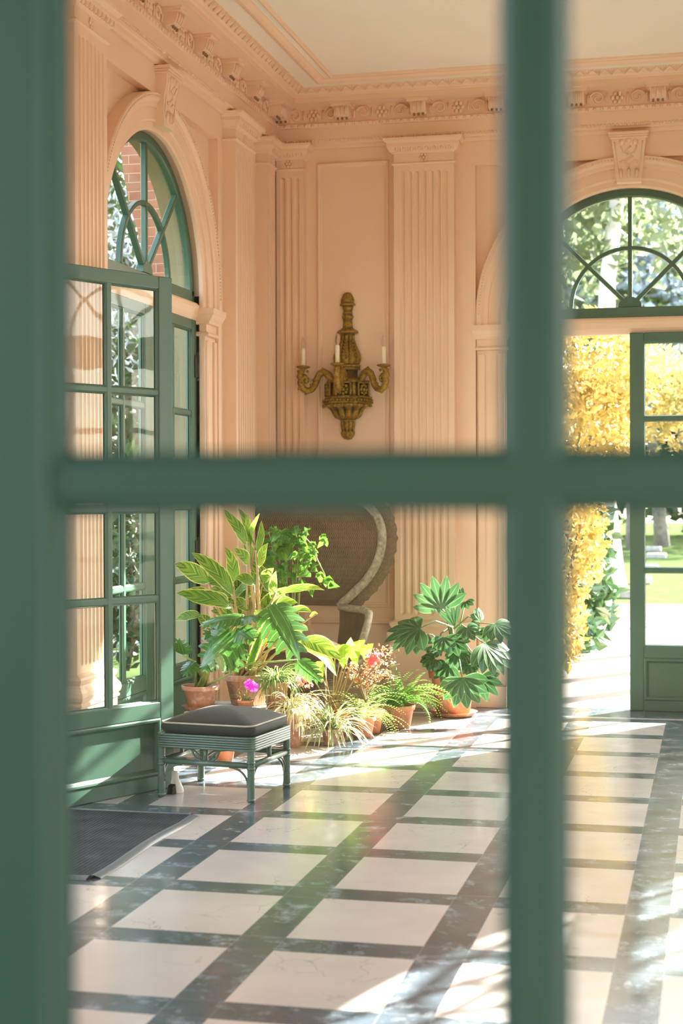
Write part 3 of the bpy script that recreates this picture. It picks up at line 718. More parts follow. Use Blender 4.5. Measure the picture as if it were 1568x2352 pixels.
for a in (PI+.47, 1.5*PI, 2*PI-.47):
    dr = V((math.cos(a), math.sin(a), 0)); O = V((SX, SY, 0))
    def pt(r, y): return O+dr*(r/1678)+V((0, 0, zc_(y)))
    b = MB()
    pth = [(200, 1250), (235, 1180), (285, 1140), (340, 1150), (375, 1200), (400, 1270), (440, 1335), (500, 1360), (555, 1335), (585, 1280), (580, 1225), (550, 1195), (515, 1205), (505, 1240), (525, 1262), (545, 1250)]
    sp_ = cat(pth, 3); rr_ = [.026, .027, .026, .025, .024, .023, .023, .024, .024, .023, .022, .019, .015, .012, .009, .006]
    b.tube([pt(p.x, p.y) for p in sp_], [rr_[min(15, i//3)]*(1+.06*math.sin(i*2.1)) for i in range(len(sp_))], 9)
    b.tube([pt(*p) for p in ((545, 1285), (575, 1235), (598, 1190), (578, 1140), (556, 1105), (553, 1088))], [.018, .021, .022, .021, .018, .022], 9)
    b.tube([pt(*p) for p in ((300, 1140), (290, 1105), (315, 1090), (330, 1110), (312, 1125))], [.012, .011, .010, .008, .006], 7)
    for p in ((425, 1235), (520, 1395), (605, 1340), (612, 1130), (500, 1130), (455, 1290)): b.ball(pt(*p), .011, 7)
    ar = b.build('arm', GOLD, sco)
    Cc = pt(553, 0); Cc.z = 0
    b = MB(); b.lathe((Cc.x, Cc.y, 0), [(.012, zc_(1108)), (.030, zc_(1098)), (.049, zc_(1084)), (.052, zc_(1074)), (.046, zc_(1066)), (.018, zc_(1060))], 18, mod=acan(7, .05)); b.build('drip_pan', GOLD, ar)
    b = MB(); b.lathe((Cc.x, Cc.y, 0), [(.0155, zc_(1062)), (.0165, zc_(1056)), (.0155, zc_(1000)), (.016, zc_(940)), (.0155, zc_(858)), (.012, zc_(852))], 14); b.build('candle_sleeve', IVORY, ar)['label'] = 'ivory candle sleeve'
    b = MB(); b.lathe((Cc.x, Cc.y, 0), [(.010, zc_(853)), (.011, zc_(846)), (.016, zc_(825)), (.0185, zc_(800)), (.016, zc_(770)), (.009, zc_(740)), (.003, zc_(718)), (.0005, zc_(708))], 14); b.build('bulb', BULB, ar)['label'] = 'clear flame shaped bulb'

# ================================================================== PEACOCK CHAIR
def wicker(name, c1, c2, sc1=1.):
    m, nt, b = newmat(name)
    uv = nd(nt, 'ShaderNodeUVMap'); sp = nd(nt, 'ShaderNodeSeparateXYZ'); lk(nt, uv.outputs[0], sp.inputs[0])
    a = mth(nt, 'SINE', mth(nt, 'ADD', mth(nt, 'MULTIPLY', sp.outputs[0], 420*sc1), mth(nt, 'MULTIPLY', mth(nt, 'SINE', mth(nt, 'MULTIPLY', sp.outputs[1], 260*sc1)), 1.5)))
    r = mth(nt, 'SINE', mth(nt, 'MULTIPLY', sp.outputs[1], 62*sc1))
    h = mth(nt, 'ADD', a, mth(nt, 'MULTIPLY', mth(nt, 'POWER', mth(nt, 'ABSOLUTE', r), 8), 1.6))
    c = mixc(nt, ramp(nt, noise(nt, 9, 4), (.3, 0.), (.7, 1.)), c1, c2)
    c = mixc(nt, ramp(nt, mth(nt, 'MULTIPLY', a, .5), (.0, .7), (.5, 0.)), c, tuple(x*.35 for x in c1))
    lk(nt, c, b.inputs['Base Color']); b.inputs['Roughness'].default_value = .6; bump(nt, b, h, .6, .008); return m
WICK = wicker('brown_wicker', (.30, .20, .105), (.22, .14, .07))
RIMM = plain('worn_cane_rim', (.46, .39, .28), (.20, .15, .09), 34, .6, bmp=.6, bscale=220)
FRINGE = plain('cane_fringe', (.21, .14, .07), (.12, .08, .04), 60, .7, bmp=.7, bscale=260)
PX, PY = -2.70, 10.52
pc = thing('peacock_chair', 'tall brown wicker peacock chair standing behind the plants against the wall', 'chair', (PX, PY, 0))
OUT = [(.205, .745), (.235, .775), (.32, .85), (.41, .94), (.48, 1.05), (.515, 1.17), (.512, 1.28), (.475, 1.37), (.40, 1.445), (.29, 1.50), (.15, 1.53), (0, 1.54)]
hs = cat(OUT, 5)
full = [V((p.x, p.y)) for p in hs]+[V((-p.x, p.y)) for p in hs[-2::-1]]
def back(x, z): return PY+.10-.30*x*x+.02*(z-.7)      # the fan wraps forward at its edges
b = MB(); rows = []
for p in hs: rows.append([(PX+p.x*u, back(p.x*u, p.y)+.02*(1-u*u), p.y+(.0 if abs(u) < 2 else 0)) for u in [(-1+2*k/16) for k in range(17)]])
b.grid(rows, uv=True); b.build('fan_back', WICK, pc)
b = MB(); b.tube([(PX+p.x, back(p.x, p.y)-.012, p.y) for p in full], .030, 10); b.build('rim', RIMM, pc)['label'] = 'worn pale cane rim'
b = MB(); rows = []
for i, p in enumerate(full):
    a = full[max(0, i-1)]; c = full[min(len(full)-1, i+1)]; n = V((c.y-a.y, -(c.x-a.x))).normalized()
    if n.dot(p-V((0, 1.1))) < 0 and p.y > .8: n = -n
    wv = .006*math.sin(i*2.4); rows.append([(PX+p.x+n.x*q, back(p.x, p.y)+.004+(.012 if q > .05 else 0), p.y+n.y*q) for q in (.02, .06, .098+wv)])
b.grid(rows); b.build('fringe', FRINGE, pc)
def sidepath(s): return [(PX+s*.21, PY+.06, .745), (PX+s*.29, PY+.03, .735), (PX+s*.40, PY-.04, .73), (PX+s*.46, PY-.14, .715), (PX+s*.475, PY-.25, .66), (PX+s*.465, PY-.33, .58), (PX+s*.44, PY-.37, .50), (PX+s*.41, PY-.40, .42)]
for s in (-1, 1):
    ps = [V(p) for p in cat([p for p in sidepath(s)], 4)] if False else [V(p) for p in sidepath(s)]
    b = MB(); b.tube(ps, .026, 9)
    rows = [[p, V((p.x, p.y, p.z*.5+.25)), V((PX+(p.x-PX)*.92, p.y*.85+(PY-.14)*.15, .43)), V((PX+(p.x-PX)*.78, p.y*.7+(PY-.14)*.3, .39))] for p in ps]
    b.build('arm', RIMM, pc)
    b = MB(); b.grid(rows, uv=True); b.build('side_weave', WICK, pc)
b = MB(); b.lathe((PX, PY-.14, 0), [(.0, .415), (.37, .415), (.40, .405), (.405, .385), (.39, .37)], 28); b.build('seat', WICK, pc)
b = MB()
rows = [[(PX+r*math.cos(2*PI*k/28), PY-.14+r*math.sin(2*PI*k/28), z) for k in range(29)] for r, z in ((.37, .37), (.26, .29), (.205, .20), (.24, .10), (.31, .015))]
b.grid(rows, uv=True); b.tube([(PX+.315*math.cos(2*PI*k/28), PY-.14+.315*math.sin(2*PI*k/28), .018) for k in range(28)], .018, 8, closed=True); b.build('base', WICK, pc)
# ================================================================== PLANTS
LGING = leafmat('ginger_leaf', (.20, .33, .03), (.34, .42, .05), edge=(.62, .58, .16), ew=.44, trans=.45, rough=.38, stripes=26, vein=(.055, .17, .025))
LMON = leafmat('monstera_leaf', (.035, .12, .02), (.055, .17, .03), trans=.25, rough=.22, spec=.8, vein=(.2, .34, .08))
LVINE = leafmat('vine_leaf', (.05, .15, .02), (.12, .26, .035), trans=.4, rough=.3, vein=(.25, .4, .08))
LGRASS = leafmat('grass_blade', (.10, .19, .05), (.20, .28, .09), trans=.3, rough=.4)
LSPID = leafmat('spider_blade', (.10, .20, .04), (.18, .28, .07), edge=(.66, .66, .42), ew=.26, trans=.35, rough=.4)
LSPID2 = leafmat('pale_spider_blade', (.25, .30, .10), (.36, .36, .16), edge=(.75, .68, .48), ew=.2, trans=.35, rough=.45)
LFERN = leafmat('fern_leaflet', (.09, .25, .03), (.19, .36, .06), trans=.45, rough=.5)
LFERN2 = leafmat('pale_fern_leaflet', (.24, .36, .08), (.36, .44, .16), trans=.45, rough=.5)
LBEG = leafmat('begonia_leaf', (.22, .42, .03), (.30, .48, .05), trans=.5, rough=.4, vein=(.4, .5, .1))
LBRON = leafmat('bronze_leaf', (.36, .17, .07), (.46, .30, .14), trans=.35, rough=.45)
LFAT = leafmat('fatsia_leaf', (.028, .10, .03), (.045, .135, .045), edge=(.20, .30, .14), ew=.46, trans=.2, rough=.25, vein=(.16, .26, .12), spec=.6)
PINK = leafmat('coral_petal', (.72, .16, .13), (.80, .30, .26), trans=.4, rough=.6)
ORCH = leafmat('orchid_petal', (.55, .03, .42), (.66, .08, .56), trans=.4, rough=.5)
def pot(root, c, rt, h, mat=TERRA, z0=0., saucer=0, rb=None, name='pot'):
    x, y = c; rb = rb or rt*.68; b = MB(); rim = h*.2
    P = [(rb*.92, z0), (rb, z0+.004), (rt*.9, z0+h-rim), (rt*.985, z0+h-rim), (rt, z0+h-rim+.004), (rt*1.03, z0+h-.006), (rt*1.02, z0+h), (rt*.93, z0+h), (rt*.9, z0+h-.02), (rt*.86, z0+h*.80)]
    b.lathe((x, y, 0), P, 28, cap=False); b.face([b.add((x+rb*.92*math.cos(2*PI*k/28), y+rb*.92*math.sin(2*PI*k/28), z0)) for k in range(28)][::-1])
    p = b.build(name, mat, root)
    b = MB(); b.lathe((x, y, 0), [(rt*.88, z0+h-.028), (rt*.5, z0+h-.018), (.004, z0+h-.014)], 20, cap=False); b.build('soil', SOIL, root)
    if saucer:
        b = MB(); b.lathe((x, y, 0), [(.001, z0-.012), (rb*1.2, z0-.012), (rb*1.45, z0+.014), (rb*1.48, z0+.014), (rb*1.40, z0+.012), (rb*1.18, z0-.002), (.001, z0-.002)], 26, cap=False); b.build('saucer', mat, root)
def R(a, b): return random.uniform(a, b)
def toward(): return V((0, 0, CH))
def c5(x, y, Y): return at(380+x/2.904, 1140+y/2.904, Y)
def c6(x, y, Y): return at(640+x/2.8, 1300+y/2.8, Y)

# -- bench that carries the pots behind the ottoman
SB = .225
pb = thing('plant_bench', 'low whitewashed bench carrying terracotta pots behind the ottoman', 'bench', (-2.78, 9.22, 0))
WHITEW = plain('whitewashed_wood', (.55, .50, .42), (.44, .38, .30), 14, .8, bmp=.3, bscale=50)
b = MB()
for k in range(4): b.box((-3.06, 8.97+k*.135, SB-.03), (-2.50, 9.095+k*.135, SB))
b.build('bench_top', WHITEW, pb, bevel=.004)
for x in (-3.03, -2.56):
    for y in (9.0, 9.44):
        b = MB(); b.box((x-.022, y-.022, 0), (x+.022, y+.022, SB-.03)); b.build('leg', WHITEW, pb, bevel=.003)

# -- variegated ginger
GX, GY = -2.78, 9.36
gi = thing('ginger_plant', 'tall variegated ginger with yellow striped leaves, biggest plant in the sunlit corner', 'plant', (GX, GY, SB))
pot(gi, (GX, GY), .15, .19, TERRAW, SB)
b = MB(); s = MB()
GL = [((545, 330), (390, 85), 78, 9.3), ((560, 320), (488, 78), 66, 9.36), ((565, 330), (548, 112), 46, 9.4), ((595, 330), (626, 112), 46, 9.42), ((612, 380), (640, 160), 50, 9.4), ((622, 470), (682, 310), 66, 9.3),
 ((548, 455), (452, 345), 84, 9.2), ((590, 590), (462, 540), 92, 9.15), ((452, 662), (172, 378), 118, 9.1), ((290, 578), (62, 445), 112, 9.05), ((452, 575), (398, 338), 88, 9.2), ((442, 742), (70, 648), 120, 9.0), ((330, 725), (118, 628), 120, 9.15),
 ((405, 775), (285, 640), 110, 9.2), ((765, 665), (1062, 628), 68, 9.3), ((718, 690), (735, 498), 64, 9.3), ((690, 745), (885, 712), 90, 9.4), ((742, 805), (978, 770), 96, 9.2), ((905, 955), (1172, 1092), 128, 9.1), ((870, 905), (948, 880), 70, 9.2),
 ((610, 625), (552, 498), 80, 9.35), ((650, 565), (722, 478), 70, 9.4), ((880, 985), (1142, 1195), 104, 9.2), ((520, 700), (380, 480), 100, 9.5), ((600, 520), (520, 240), 70, 9.55), ((700, 640), (560, 420), 90, 9.5), ((480, 640), (300, 480), 100, 9.5), ((640, 760), (820, 600), 90, 9.5),
 ((560, 760), (420, 700), 100, 9.3), ((520, 820), (360, 860), 90, 9.2), ((620, 860), (760, 800), 90, 9.3), ((600, 760), (720, 900), 90, 9.1), ((470, 860), (300, 760), 100, 9.4), ((700, 900), (900, 860), 90, 9.35), ((240, 800), (64, 830), 90, 9.2), ((300, 870), (210, 790), 80, 9.3),
 ((420, 600), (200, 560), 96, 9.35), ((770, 880), (960, 1010), 100, 9.3), ((1010, 780), (960, 800), 40, 9.2), ((540, 960), (380, 1010), 80, 9.3), ((560, 1020), (700, 960), 80, 9.35), ((640, 900), (560, 1000), 80, 9.2)]
for _ in range(34):
    x0, y0 = R(420, 760), R(560, 1000); GL.append(((x0, y0), (x0+R(-190, 200), y0-R(-60, 190)), R(80, 115), 9.45+R(-.05, .2)))
for (bx_, tx_, w_, Y) in GL:
    B = c5(*bx_, Y+.05); T_ = c5(*tx_, Y-R(-.08, .10))
    vw = (CAMP-B).normalized(); up = (vw*R(.5, 1.1)+V((R(-.4, .4), 0, R(.3, .9))))
    b.leaf(B, T_, w_/1085*1.08, up, R(.05, .18), R(.10, .28), 'lance', 9, wav=R(0, .5))
    st0 = V((GX+R(-.06, .06), GY+R(-.06, .06), SB+.17)); md = B.lerp(st0, .5)+V((R(-.02, .02), R(-.03, .03), .05)); s.tube([st0, md, B], [.008, .007, .004], 6)
for (a_, t_) in (((545, 1150), (685, 815)), ((555, 1155), (640, 850)), ((560, 1150), (720, 700))):
    b.leaf(c5(*a_, 9.1), c5(*t_, 9.05), .045, CAMP-c5(*a_, 9.1)+V((0, 0, .4)), .06, .2, 'strap', 8)
for pth in (((480, 1180), (500, 900), (450, 650), (440, 560)), ((545, 1160), (470, 1040), (430, 960)), ((560, 1120), (600, 800), (555, 480), (540, 300)), ((570, 1120), (625, 860), (618, 560), (600, 360)), ((545, 1130), (620, 900), (735, 640))):
    s.tube([c5(x, y, 9.3) for x, y in pth], [.011, .010, .008, .005][:len(pth)], 7)
b.build('foliage', LGING, gi, recalc=False); s.build('stems', plain('ginger_stem', (.45, .36, .14), (.50, .28, .14), 10, .5), gi)

# -- split leaf monstera in the pot next to the door
MX, MY = -2.985, 9.06
mo = thing('monstera_plant', 'split leaf monstera in the weathered pot next to the open green door', 'plant', (MX, MY, SB))
pot(mo, (MX, MY), .112, .135, TERRAW, SB+.014, saucer=1)
b = MB(); s = MB()
def monstera(base, tip, W, up, nf=5, droop=.22):
    base = V(base); tip = V(tip); ax = tip-base; L = ax.length; sd = ax.cross(V(up)).normalized(); nr = sd.cross(ax).normalized()
    def P(u, v): return base+ax*v+sd*u*W/2+nr*(droop*L*(-(v-.35)**2*1.6)-abs(u)**1.6*W*.16)
    def outl(v): return (math.sin(PI*min(1, v**.62)))**.6 if 0 < v < 1 else 0
    for sg in (-1, 1):
        b.grid([[P(0, k/8*.98), P(sg*.34*outl(max(.03, min(.99, k/8))), k/8*.98)] for k in range(9)], uv=True)
        for k in range(nf):
            v0 = .03+.86*k/nf; v1 = v0+.86/nf*.90; rows = []
            for q in range(6):
                t = q/5; vv = lambda v: v+.20*t*t*(.9-.5*v)-(.06*(1-v)*t if k == 0 else 0)
                o = outl(min(.98, (v0+v1)/2+.06)); u = sg*(.26*o+t*(o-.26*o)); nar = 1.12-.40*t**3
                mid = (vv(v0)+vv(v1))/2; hw_ = (vv(v1)-vv(v0))/2*nar*(1 if t < .99 else .35); rows.append([P(u, mid-hw_), P(u, mid+hw_)])
            b.grid(rows, uv=True)
MLV = [((705, 715), (905, 1075), 250, 8.95, (.3, -.9, .7)), ((455, 905), (225, 1110), 290, 8.9, (-.2, -1, .45)), ((520, 790), (215, 830), 150, 8.95, (0, -.5, 1)), ((500, 800), (625, 800), 130, 8.95, (.2, -.6, 1)), ((440, 960), (420, 1180), 190, 8.92, (0, -1, .3)),
 ((480, 870), (590, 950), 150, 8.9, (.2, -.8, .8)), ((110, 1060), (85, 960), 120, 8.95, (0, -1, .4)), ((200, 1100), (110, 1190), 110, 8.98, (-.2, -1, .4)), ((880, 1090), (1040, 1230), 110, 9.0, (.2, -1, .5)), ((330, 1080), (240, 1160), 120, 8.95, (-.3, -1, .5)), ((420, 930), (250, 900), 160, 9.0, (0, -.7, .8))]
for k, (a_, t_, w_, Y, up) in enumerate(MLV):
    A = c5(*a_, Y+.03); T_ = c5(*t_, Y-.06); monstera(A, T_, w_/1085*1.25, up)
    st0 = V((MX+R(-.03, .03), MY+R(-.03, .03), SB+.135)); s.tube([st0, st0.lerp(A, .5)+V((0, 0, .06)), A], [.008, .007, .005], 6)
b.build('foliage', LMON, mo, recalc=False); s.build('stems', STEM, mo)

# -- leafy climber behind
vi = thing('ivy_plant', 'tall glossy green leafy climber rising in front of the peacock chair', 'plant', (-2.62, 9.85, 0))
pot(vi, (-2.62, 9.85), .15, .22, TERRA, 0)
b = MB(); s = MB()
tops = []
for k in range(9):
    a = c5(R(640, 960), R(230, 480), 9.75+R(-.12, .12)); tops.append(a)
    s.tube([V((-2.62+R(-.05, .05), 9.85+R(-.05, .05), .2)), V((-2.62+R(-.06, .06), 9.82, .7)), a], [.008, .006, .003], 6)
s.tube([c5(800, 260, 9.7), c5(900, 240, 9.65), c5(980, 330, 9.62), c5(1010, 420, 9.6), c5(1060, 520, 9.6)], .004, 6)
LV = [(R(625, 1000), R(205, 640)) for _ in range(90)]
LV = [p for p in LV if (p[0]-800)**2/210**2+(p[1]-410)**2/220**2 < 1]
LV += [(1040, 250), (1080, 280), (1000, 310), (985, 350), (1000, 390), (1020, 450), (1035, 500), (1055, 545), (1080, 590), (960, 430), (925, 390), (930, 460), (975, 480), (760, 235), (860, 200), (950, 215), (690, 240), (930, 560), (965, 590)]
for x, y in LV:
    A = c5(x, y, 9.7+R(-.14, .12)); d = V((R(-.8, .9), R(-.9, .2), R(-1, -.05))).normalized()
    L = R(.065, .11); up = V((R(-.4, .4), -1, R(.3, 1.2)))
    b.leaf(A, A+d*L, L*.62, up, .08, .2, 'heart', 6)
    b.leaf(A+d*L*.15, A+(d+V((.7, 0, .2))).normalized()*L*.6, L*.3, up, .08, .2, 'ovate', 5); b.leaf(A+d*L*.15, A+(d+V((-.7, 0, .2))).normalized()*L*.6, L*.3, up, .08, .2, 'ovate', 5)
b.build('foliage', LVINE, vi, recalc=False); s.build('stems', STEM, vi)

def blades(b, c, z, n, L, W, spread, prof='strap', droop=(.5, 1.2)):
    for k in range(n):
        a = R(0, 2*PI); e = R(.15, 1.35); l = L*R(.6, 1.1); d = V((math.cos(a), math.sin(a), 0)); p0 = V((c[0]+R(-.02, .02), c[1]+R(-.02, .02), z)); rows = []
        sd = V((-d.y, d.x, 0)); el = e; p = p0.copy(); N = 7; dr = R(*droop)
        for q in range(N+1):
            t = q/N; w = W/2*min(1, .5+t*3)*(1-t**2.2); rows.append([p-sd*w+V((0, 0, w*.3)), p.copy(), p+sd*w+V((0, 0, w*.3))])
            p = p+(d*math.cos(el)*spread+V((0, 0, math.sin(el))))*l/N; el -= dr*2/N
            if p.z < .012: p.z = .012
        b.grid(rows, uv=True)
# -- grass
gr = thing('grass_plant', 'fine leaved grass in the upright terracotta pot behind the ottoman', 'plant', (-2.57, 9.24, SB))
pot(gr, (-2.57, 9.24), .082, .16, TERRAW, SB); b = MB(); blades(b, (-2.57, 9.24), SB+.145, 220, .27, .008, 1.0, droop=(.8, 1.5)); b.build('foliage', LGRASS, gr, recalc=False)
# -- orchid
oc = thing('orchid_plant', 'small magenta orchid flowering over the back edge of the ottoman', 'plant', (-2.70, 8.98+.06, SB))
pot(oc, (-2.70, 9.04), .05, .07, TERRA, SB)
fc = at(583, 1577, 8.95); s = MB(); s.tube([V((-2.70, 9.04, SB+.06)), V((-2.69, 9.03, SB+.16)), fc+V((-.01, .02, .03)), fc], .003, 6); s.build('stems', STEM, oc)
b = MB(); blades(b, (-2.70, 9.04), SB+.055, 26, .16, .005, .9, droop=(.3, 1.2)); b.build('foliage', LGRASS, oc, recalc=False)
for dx, dz in ((0, 0), (-.028, .012)):
    b = MB(); c = fc+V((dx, R(-.01, .01), dz))
    for k in range(5):
        a = PI/2+2*PI*k/5; d = V((math.cos(a), -.25, math.sin(a))); b.leaf(c, c+d*.034, .032, V((0, -1, 0)), .15, .2, 'obov', 5)
    b.leaf(c+V((0, -.004, 0)), c+V((0, -.022, -.018)), .016, (0, -1, .4), .2, .4, 'ovate', 4); b.build('flower', ORCH, oc, recalc=False)['label'] = 'magenta flower'
# -- begonia
BX, BY = -2.30, 9.62
be = thing('begonia_plant', 'begonia with bright heart shaped leaves and coral flower clusters', 'plant', (BX, BY, 0))
pot(be, (BX, BY), .10, .16, TERRA, 0); b = MB(); s = MB()
for (bx_, tx_, w_, Y) in [((1190, 985), (1185, 1150), 118, 9.5), ((1250, 995), (1275, 1135), 100, 9.48), ((1330, 990), (1335, 1105), 90, 9.5), ((1240, 1000), (1235, 940), 70, 9.55), ((1350, 985), (1365, 1060), 70, 9.55), ((950, 1130), (960, 1250), 90, 9.4), ((1010, 1100), (1045, 1240), 90, 9.4), ((1130, 1010), (1120, 1080), 60, 9.6), ((1290, 960), (1300, 1040), 80, 9.6)]:
    A = c5(*bx_, Y); b.leaf(A, c5(*tx_, Y-.04), w_/1085, V((0, -1, .5)), .12, .12, 'heart', 8)
    s.tube([V((BX+R(-.03, .03), BY, .15)), V((BX, BY, .3)).lerp(A, .6)+V((0, 0, .03)), A], [.004, .003, .002], 6)
b.build('foliage', LBEG, be, recalc=False)
for (x, y, rr) in ((1390, 1075, .05), (935, 1210, .055)):
    c = c5(x, y, 9.42); b = MB(); b.ball(c, rr*.55, 8)
    for k in range(46):
        d = V((R(-1, 1), R(-1, .3), R(-1, 1))); d.normalize(); p = c+d*rr*R(.5, 1); b.leaf(p, p+(d+V((0, 0, -.4))).normalized()*.022, .018, (R(-1, 1), -1, R(-1, 1)), .2, .2, 'heart', 4)
    b.build('flower_cluster', PINK, be, recalc=False)['label'] = 'coral flower cluster'
    s.tube([V((BX, BY, .15)), V((BX, BY, .32)).lerp(c, .7), c], .004, 6)
s.build('stems', plain('red_stem', (.30, .22, .08), None, 10, .5), be)
# -- bronze shrub
br = thing('bronze_shrub', 'twiggy shrub with tiny bronze pink leaves between begonia and ferns', 'plant', (-2.13, 9.86, 0))
pot(br, (-2.13, 9.86), .10, .15, TERRA, 0); b = MB(); s = MB()
for (x0, y0, x1, y1) in [(1300, 1250, 1560, 1040), (1300, 1250, 1500, 1000), (1300, 1260, 1180, 1130), (1310, 1260, 1400, 1120), (1300, 1260, 1250, 1130), (1320, 1270, 1560, 1120), (1330, 1280, 1500, 1190), (1320, 1280, 1420, 1180), (1340, 1290, 1545, 1200), (1300, 1270, 1340, 1140), (1310, 1270, 1200, 1200), (1300, 1290, 1440, 1010), (1310, 1250, 1480, 1090), (1310, 1270, 1240, 1220)]:
    Y = 9.55+R(-.1, .15); A, B = c5(x0, y0, Y), c5(x1, y1, Y-.05); M_ = A.lerp(B, .5)+V((0, 0, .04)); s.tube([V((-2.13, 9.86, .14)), A, M_, B], [.005, .004, .003, .002], 5)
    for k in range(36):
        t = R(.05, 1); p = (A.lerp(M_, t*2) if t < .5 else M_.lerp(B, t*2-1))+V((R(-.02, .02), R(-.02, .02), R(-.02, .02))); d = V((R(-1, 1), R(-1, 1), R(-.6, .8))).normalized(); b.leaf(p, p+d*R(.018, .032), .012, (R(-1, 1), R(-1, 1), 1), .1, .2, 'ovate', 4)
b.build('foliage', LBRON, br, recalc=False); s.build('stems', STEMW, br)
# -- spider plants
sp1 = thing('spider_plant', 'striped spider plant in a tiny pot at the very front of the group', 'plant', (-2.25, 9.33, 0))
pot(sp1, (-2.25, 9.33), .062, .10, TERRAW, 0); b = MB(); blades(b, (-2.25, 9.33), 0.09, 150, .36, .014, 1.0, droop=(.5, 1.3)); b.build('foliage', LSPID, sp1, recalc=False)
b = MB()
for (x1, y1) in ((330, 1090), (545, 1160), (620, 1110), (430, 1150)):
    e = c6(x1, y1, 9.1); e.z = max(e.z, .02); b.tube([V((-2.25, 9.33, .1)), V((-2.25, 9.33, .2)).lerp(e, .5)+V((0, -.02, .06)), e], .002, 5)
b.build('runners', plain('pink_runner', (.55, .28, .25), None, 10, .5), sp1)
sp2 = thing('trailing_spider_plant', 'pale trailing spider plant spilling over beside the ottoman seat', 'plant', (-2.46, 9.20, 0))
pot(sp2, (-2.46, 9.20), .075, .21, TERRAW, 0); b = MB(); blades(b, (-2.46, 9.20), .20, 150, .31, .013, 1.0, droop=(.7, 1.6)); 
for k in range(7):
    c = c5(R(850, 960), R(1330, 1540), 9.02+R(-.05, .1)); blades(b, (c.x, c.y), max(c.z, .04), 14, .07, .008, 1.0, droop=(.9, 1.5))
b.build('foliage', LSPID2, sp2, recalc=False)
# -- ferns
def frond(b, p0, a, L, el, dr, lw, n=22):
    d = V((math.cos(a), math.sin(a), 0)); sd = V((-d.y, d.x, 0)); p = V(p0)
    for q in range(n):
        t = q/n; dirv = d*math.cos(el)+V((0, 0, math.sin(el))); w = lw*math.sin(PI*(.12+.88*t)**.8)**.8
        for s in (-1, 1):
            e = p+sd*s*w+dirv*w*.35+V((0, 0, -w*.2)); b.leaf(p, e, w*.42 if w > .01 else .006, V((0, 0, 1))-dirv*.3, .08, .1, 'ovate', 3)
        p = p+dirv*L/n; el -= dr/n
        if p.z < .015: p.z = .015
fe = thing('sword_fern', 'bright green arching fern in the terracotta pot at the right front', 'plant', (-1.985, 10.10, 0))
pot(fe, (-1.985, 10.10), .105, .15, TERRA, 0); b = MB()
for k in range(62): frond(b, (-1.985+R(-.03, .03), 10.10+R(-.03, .03), .14), R(0, 2*PI), R(.26, .46), R(.5, 1.45), R(1.3, 2.5), R(.022, .036))
for k in range(5): frond(b, (-1.985, 10.1, .14), R(-.6, .5), R(.42, .5), R(1.1, 1.4), R(1.9, 2.6), .036)
b.build('foliage', LFERN, fe, recalc=False)
fp = thing('maidenhair_fern', 'pale feathery fern in a small pot between spider plant and sword fern', 'plant', (-2.13, 9.66, 0))
pot(fp, (-2.13, 9.66), .085, .13, TERRA, 0); b = MB()
for k in range(80): frond(b, (-2.13+R(-.03, .03), 9.66+R(-.03, .03), .12), R(0, 2*PI), R(.24, .44), R(.3, 1.45), R(1.2, 2.4), R(.014, .026), 20)
b.build('foliage', LFERN2, fp, recalc=False)
# -- fatsia
FX, FY = -1.73, 10.72
fa = thing('fatsia_plant', 'fatsia with large dark hand shaped leaves in the big pot below the fluted pilaster', 'plant', (FX, FY, 0))
pot(fa, (FX, FY), .165, .30, TERRA, .02, saucer=1); b = MB(); s = MB()
def fatsia(base, tip, W, up, n=8, sp=1.9):
    base = V(base); tip = V(tip); ax = tip-base; L = ax.length; d = ax.normalized(); sd = d.cross(V(up)).normalized(); nr = sd.cross(d).normalized()
    for k in range(n):
        a = (k-(n-1)/2)/((n-1)/2)*sp; q = math.cos(a*.42); dl = (d*math.cos(a)+sd*math.sin(a)-nr*.18).normalized()
        b.leaf(base, base+dl*L*q, W*.43, nr, .06, .10, 'lobe', 8)
FL = [((905, 405), (660, 460), 340, 10.25, (0, -.6, 1), 7, 1.5), ((1045, 275), (985, 70), 260, 10.4, (0, -1, .3), 7, 1.3), ((1155, 215), (1130, 150), 190, 10.6, (0, -.7, .6), 6, 1.6), ((1200, 230), (1215, 270), 150, 10.65, (0, -1, .3), 5, 1.3), ((1130, 390), (1090, 225), 110, 10.45, (.6, -1, 0), 4, .5), ((1290, 350), (1250, 290), 200, 10.55, (0, -.8, .7), 6, 1.6),
 ((1390, 375), (1500, 470), 220, 10.3, (.2, -.6, 1), 7, 1.4), ((1210, 400), (1260, 470), 230, 10.3, (0, -.6, 1), 7, 1.7), ((1320, 500), (1470, 680), 330, 10.15, (.3, -.5, 1), 7, 1.1), ((1060, 460), (1060, 570), 190, 10.3, (-.2, -.7, .9), 6, 1.4), ((1180, 720), (1210, 920), 300, 10.2, (0, -1, .5), 7, 1.35), ((1290, 720), (1380, 850), 240, 10.3, (.2, -1, .5), 6, 1.3),
 ((1010, 540), (960, 560), 170, 10.5, (0, -.8, .6), 6, 1.5), ((1000, 600), (920, 640), 240, 10.45, (-.1, -.9, .6), 7, 1.4), ((1150, 560), (1150, 660), 220, 10.4, (0, -1, .4), 7, 1.5), ((1260, 580), (1300, 680), 220, 10.4, (.1, -1, .5), 6, 1.4), ((880, 430), (850, 570), 240, 10.4, (0, -1, .3), 6, 1.2), ((1090, 640), (1010, 740), 220, 10.45, (-.2, -1, .4), 6, 1.3), ((1220, 640), (1190, 700), 200, 10.35, (0, -.8, .6), 6, 1.5), ((1340, 420), (1300, 480), 190, 10.5, (0, -.6, .8), 6, 1.6), ((1120, 480), (1190, 560), 200, 10.35, (0, -.9, .6), 6, 1.5)]
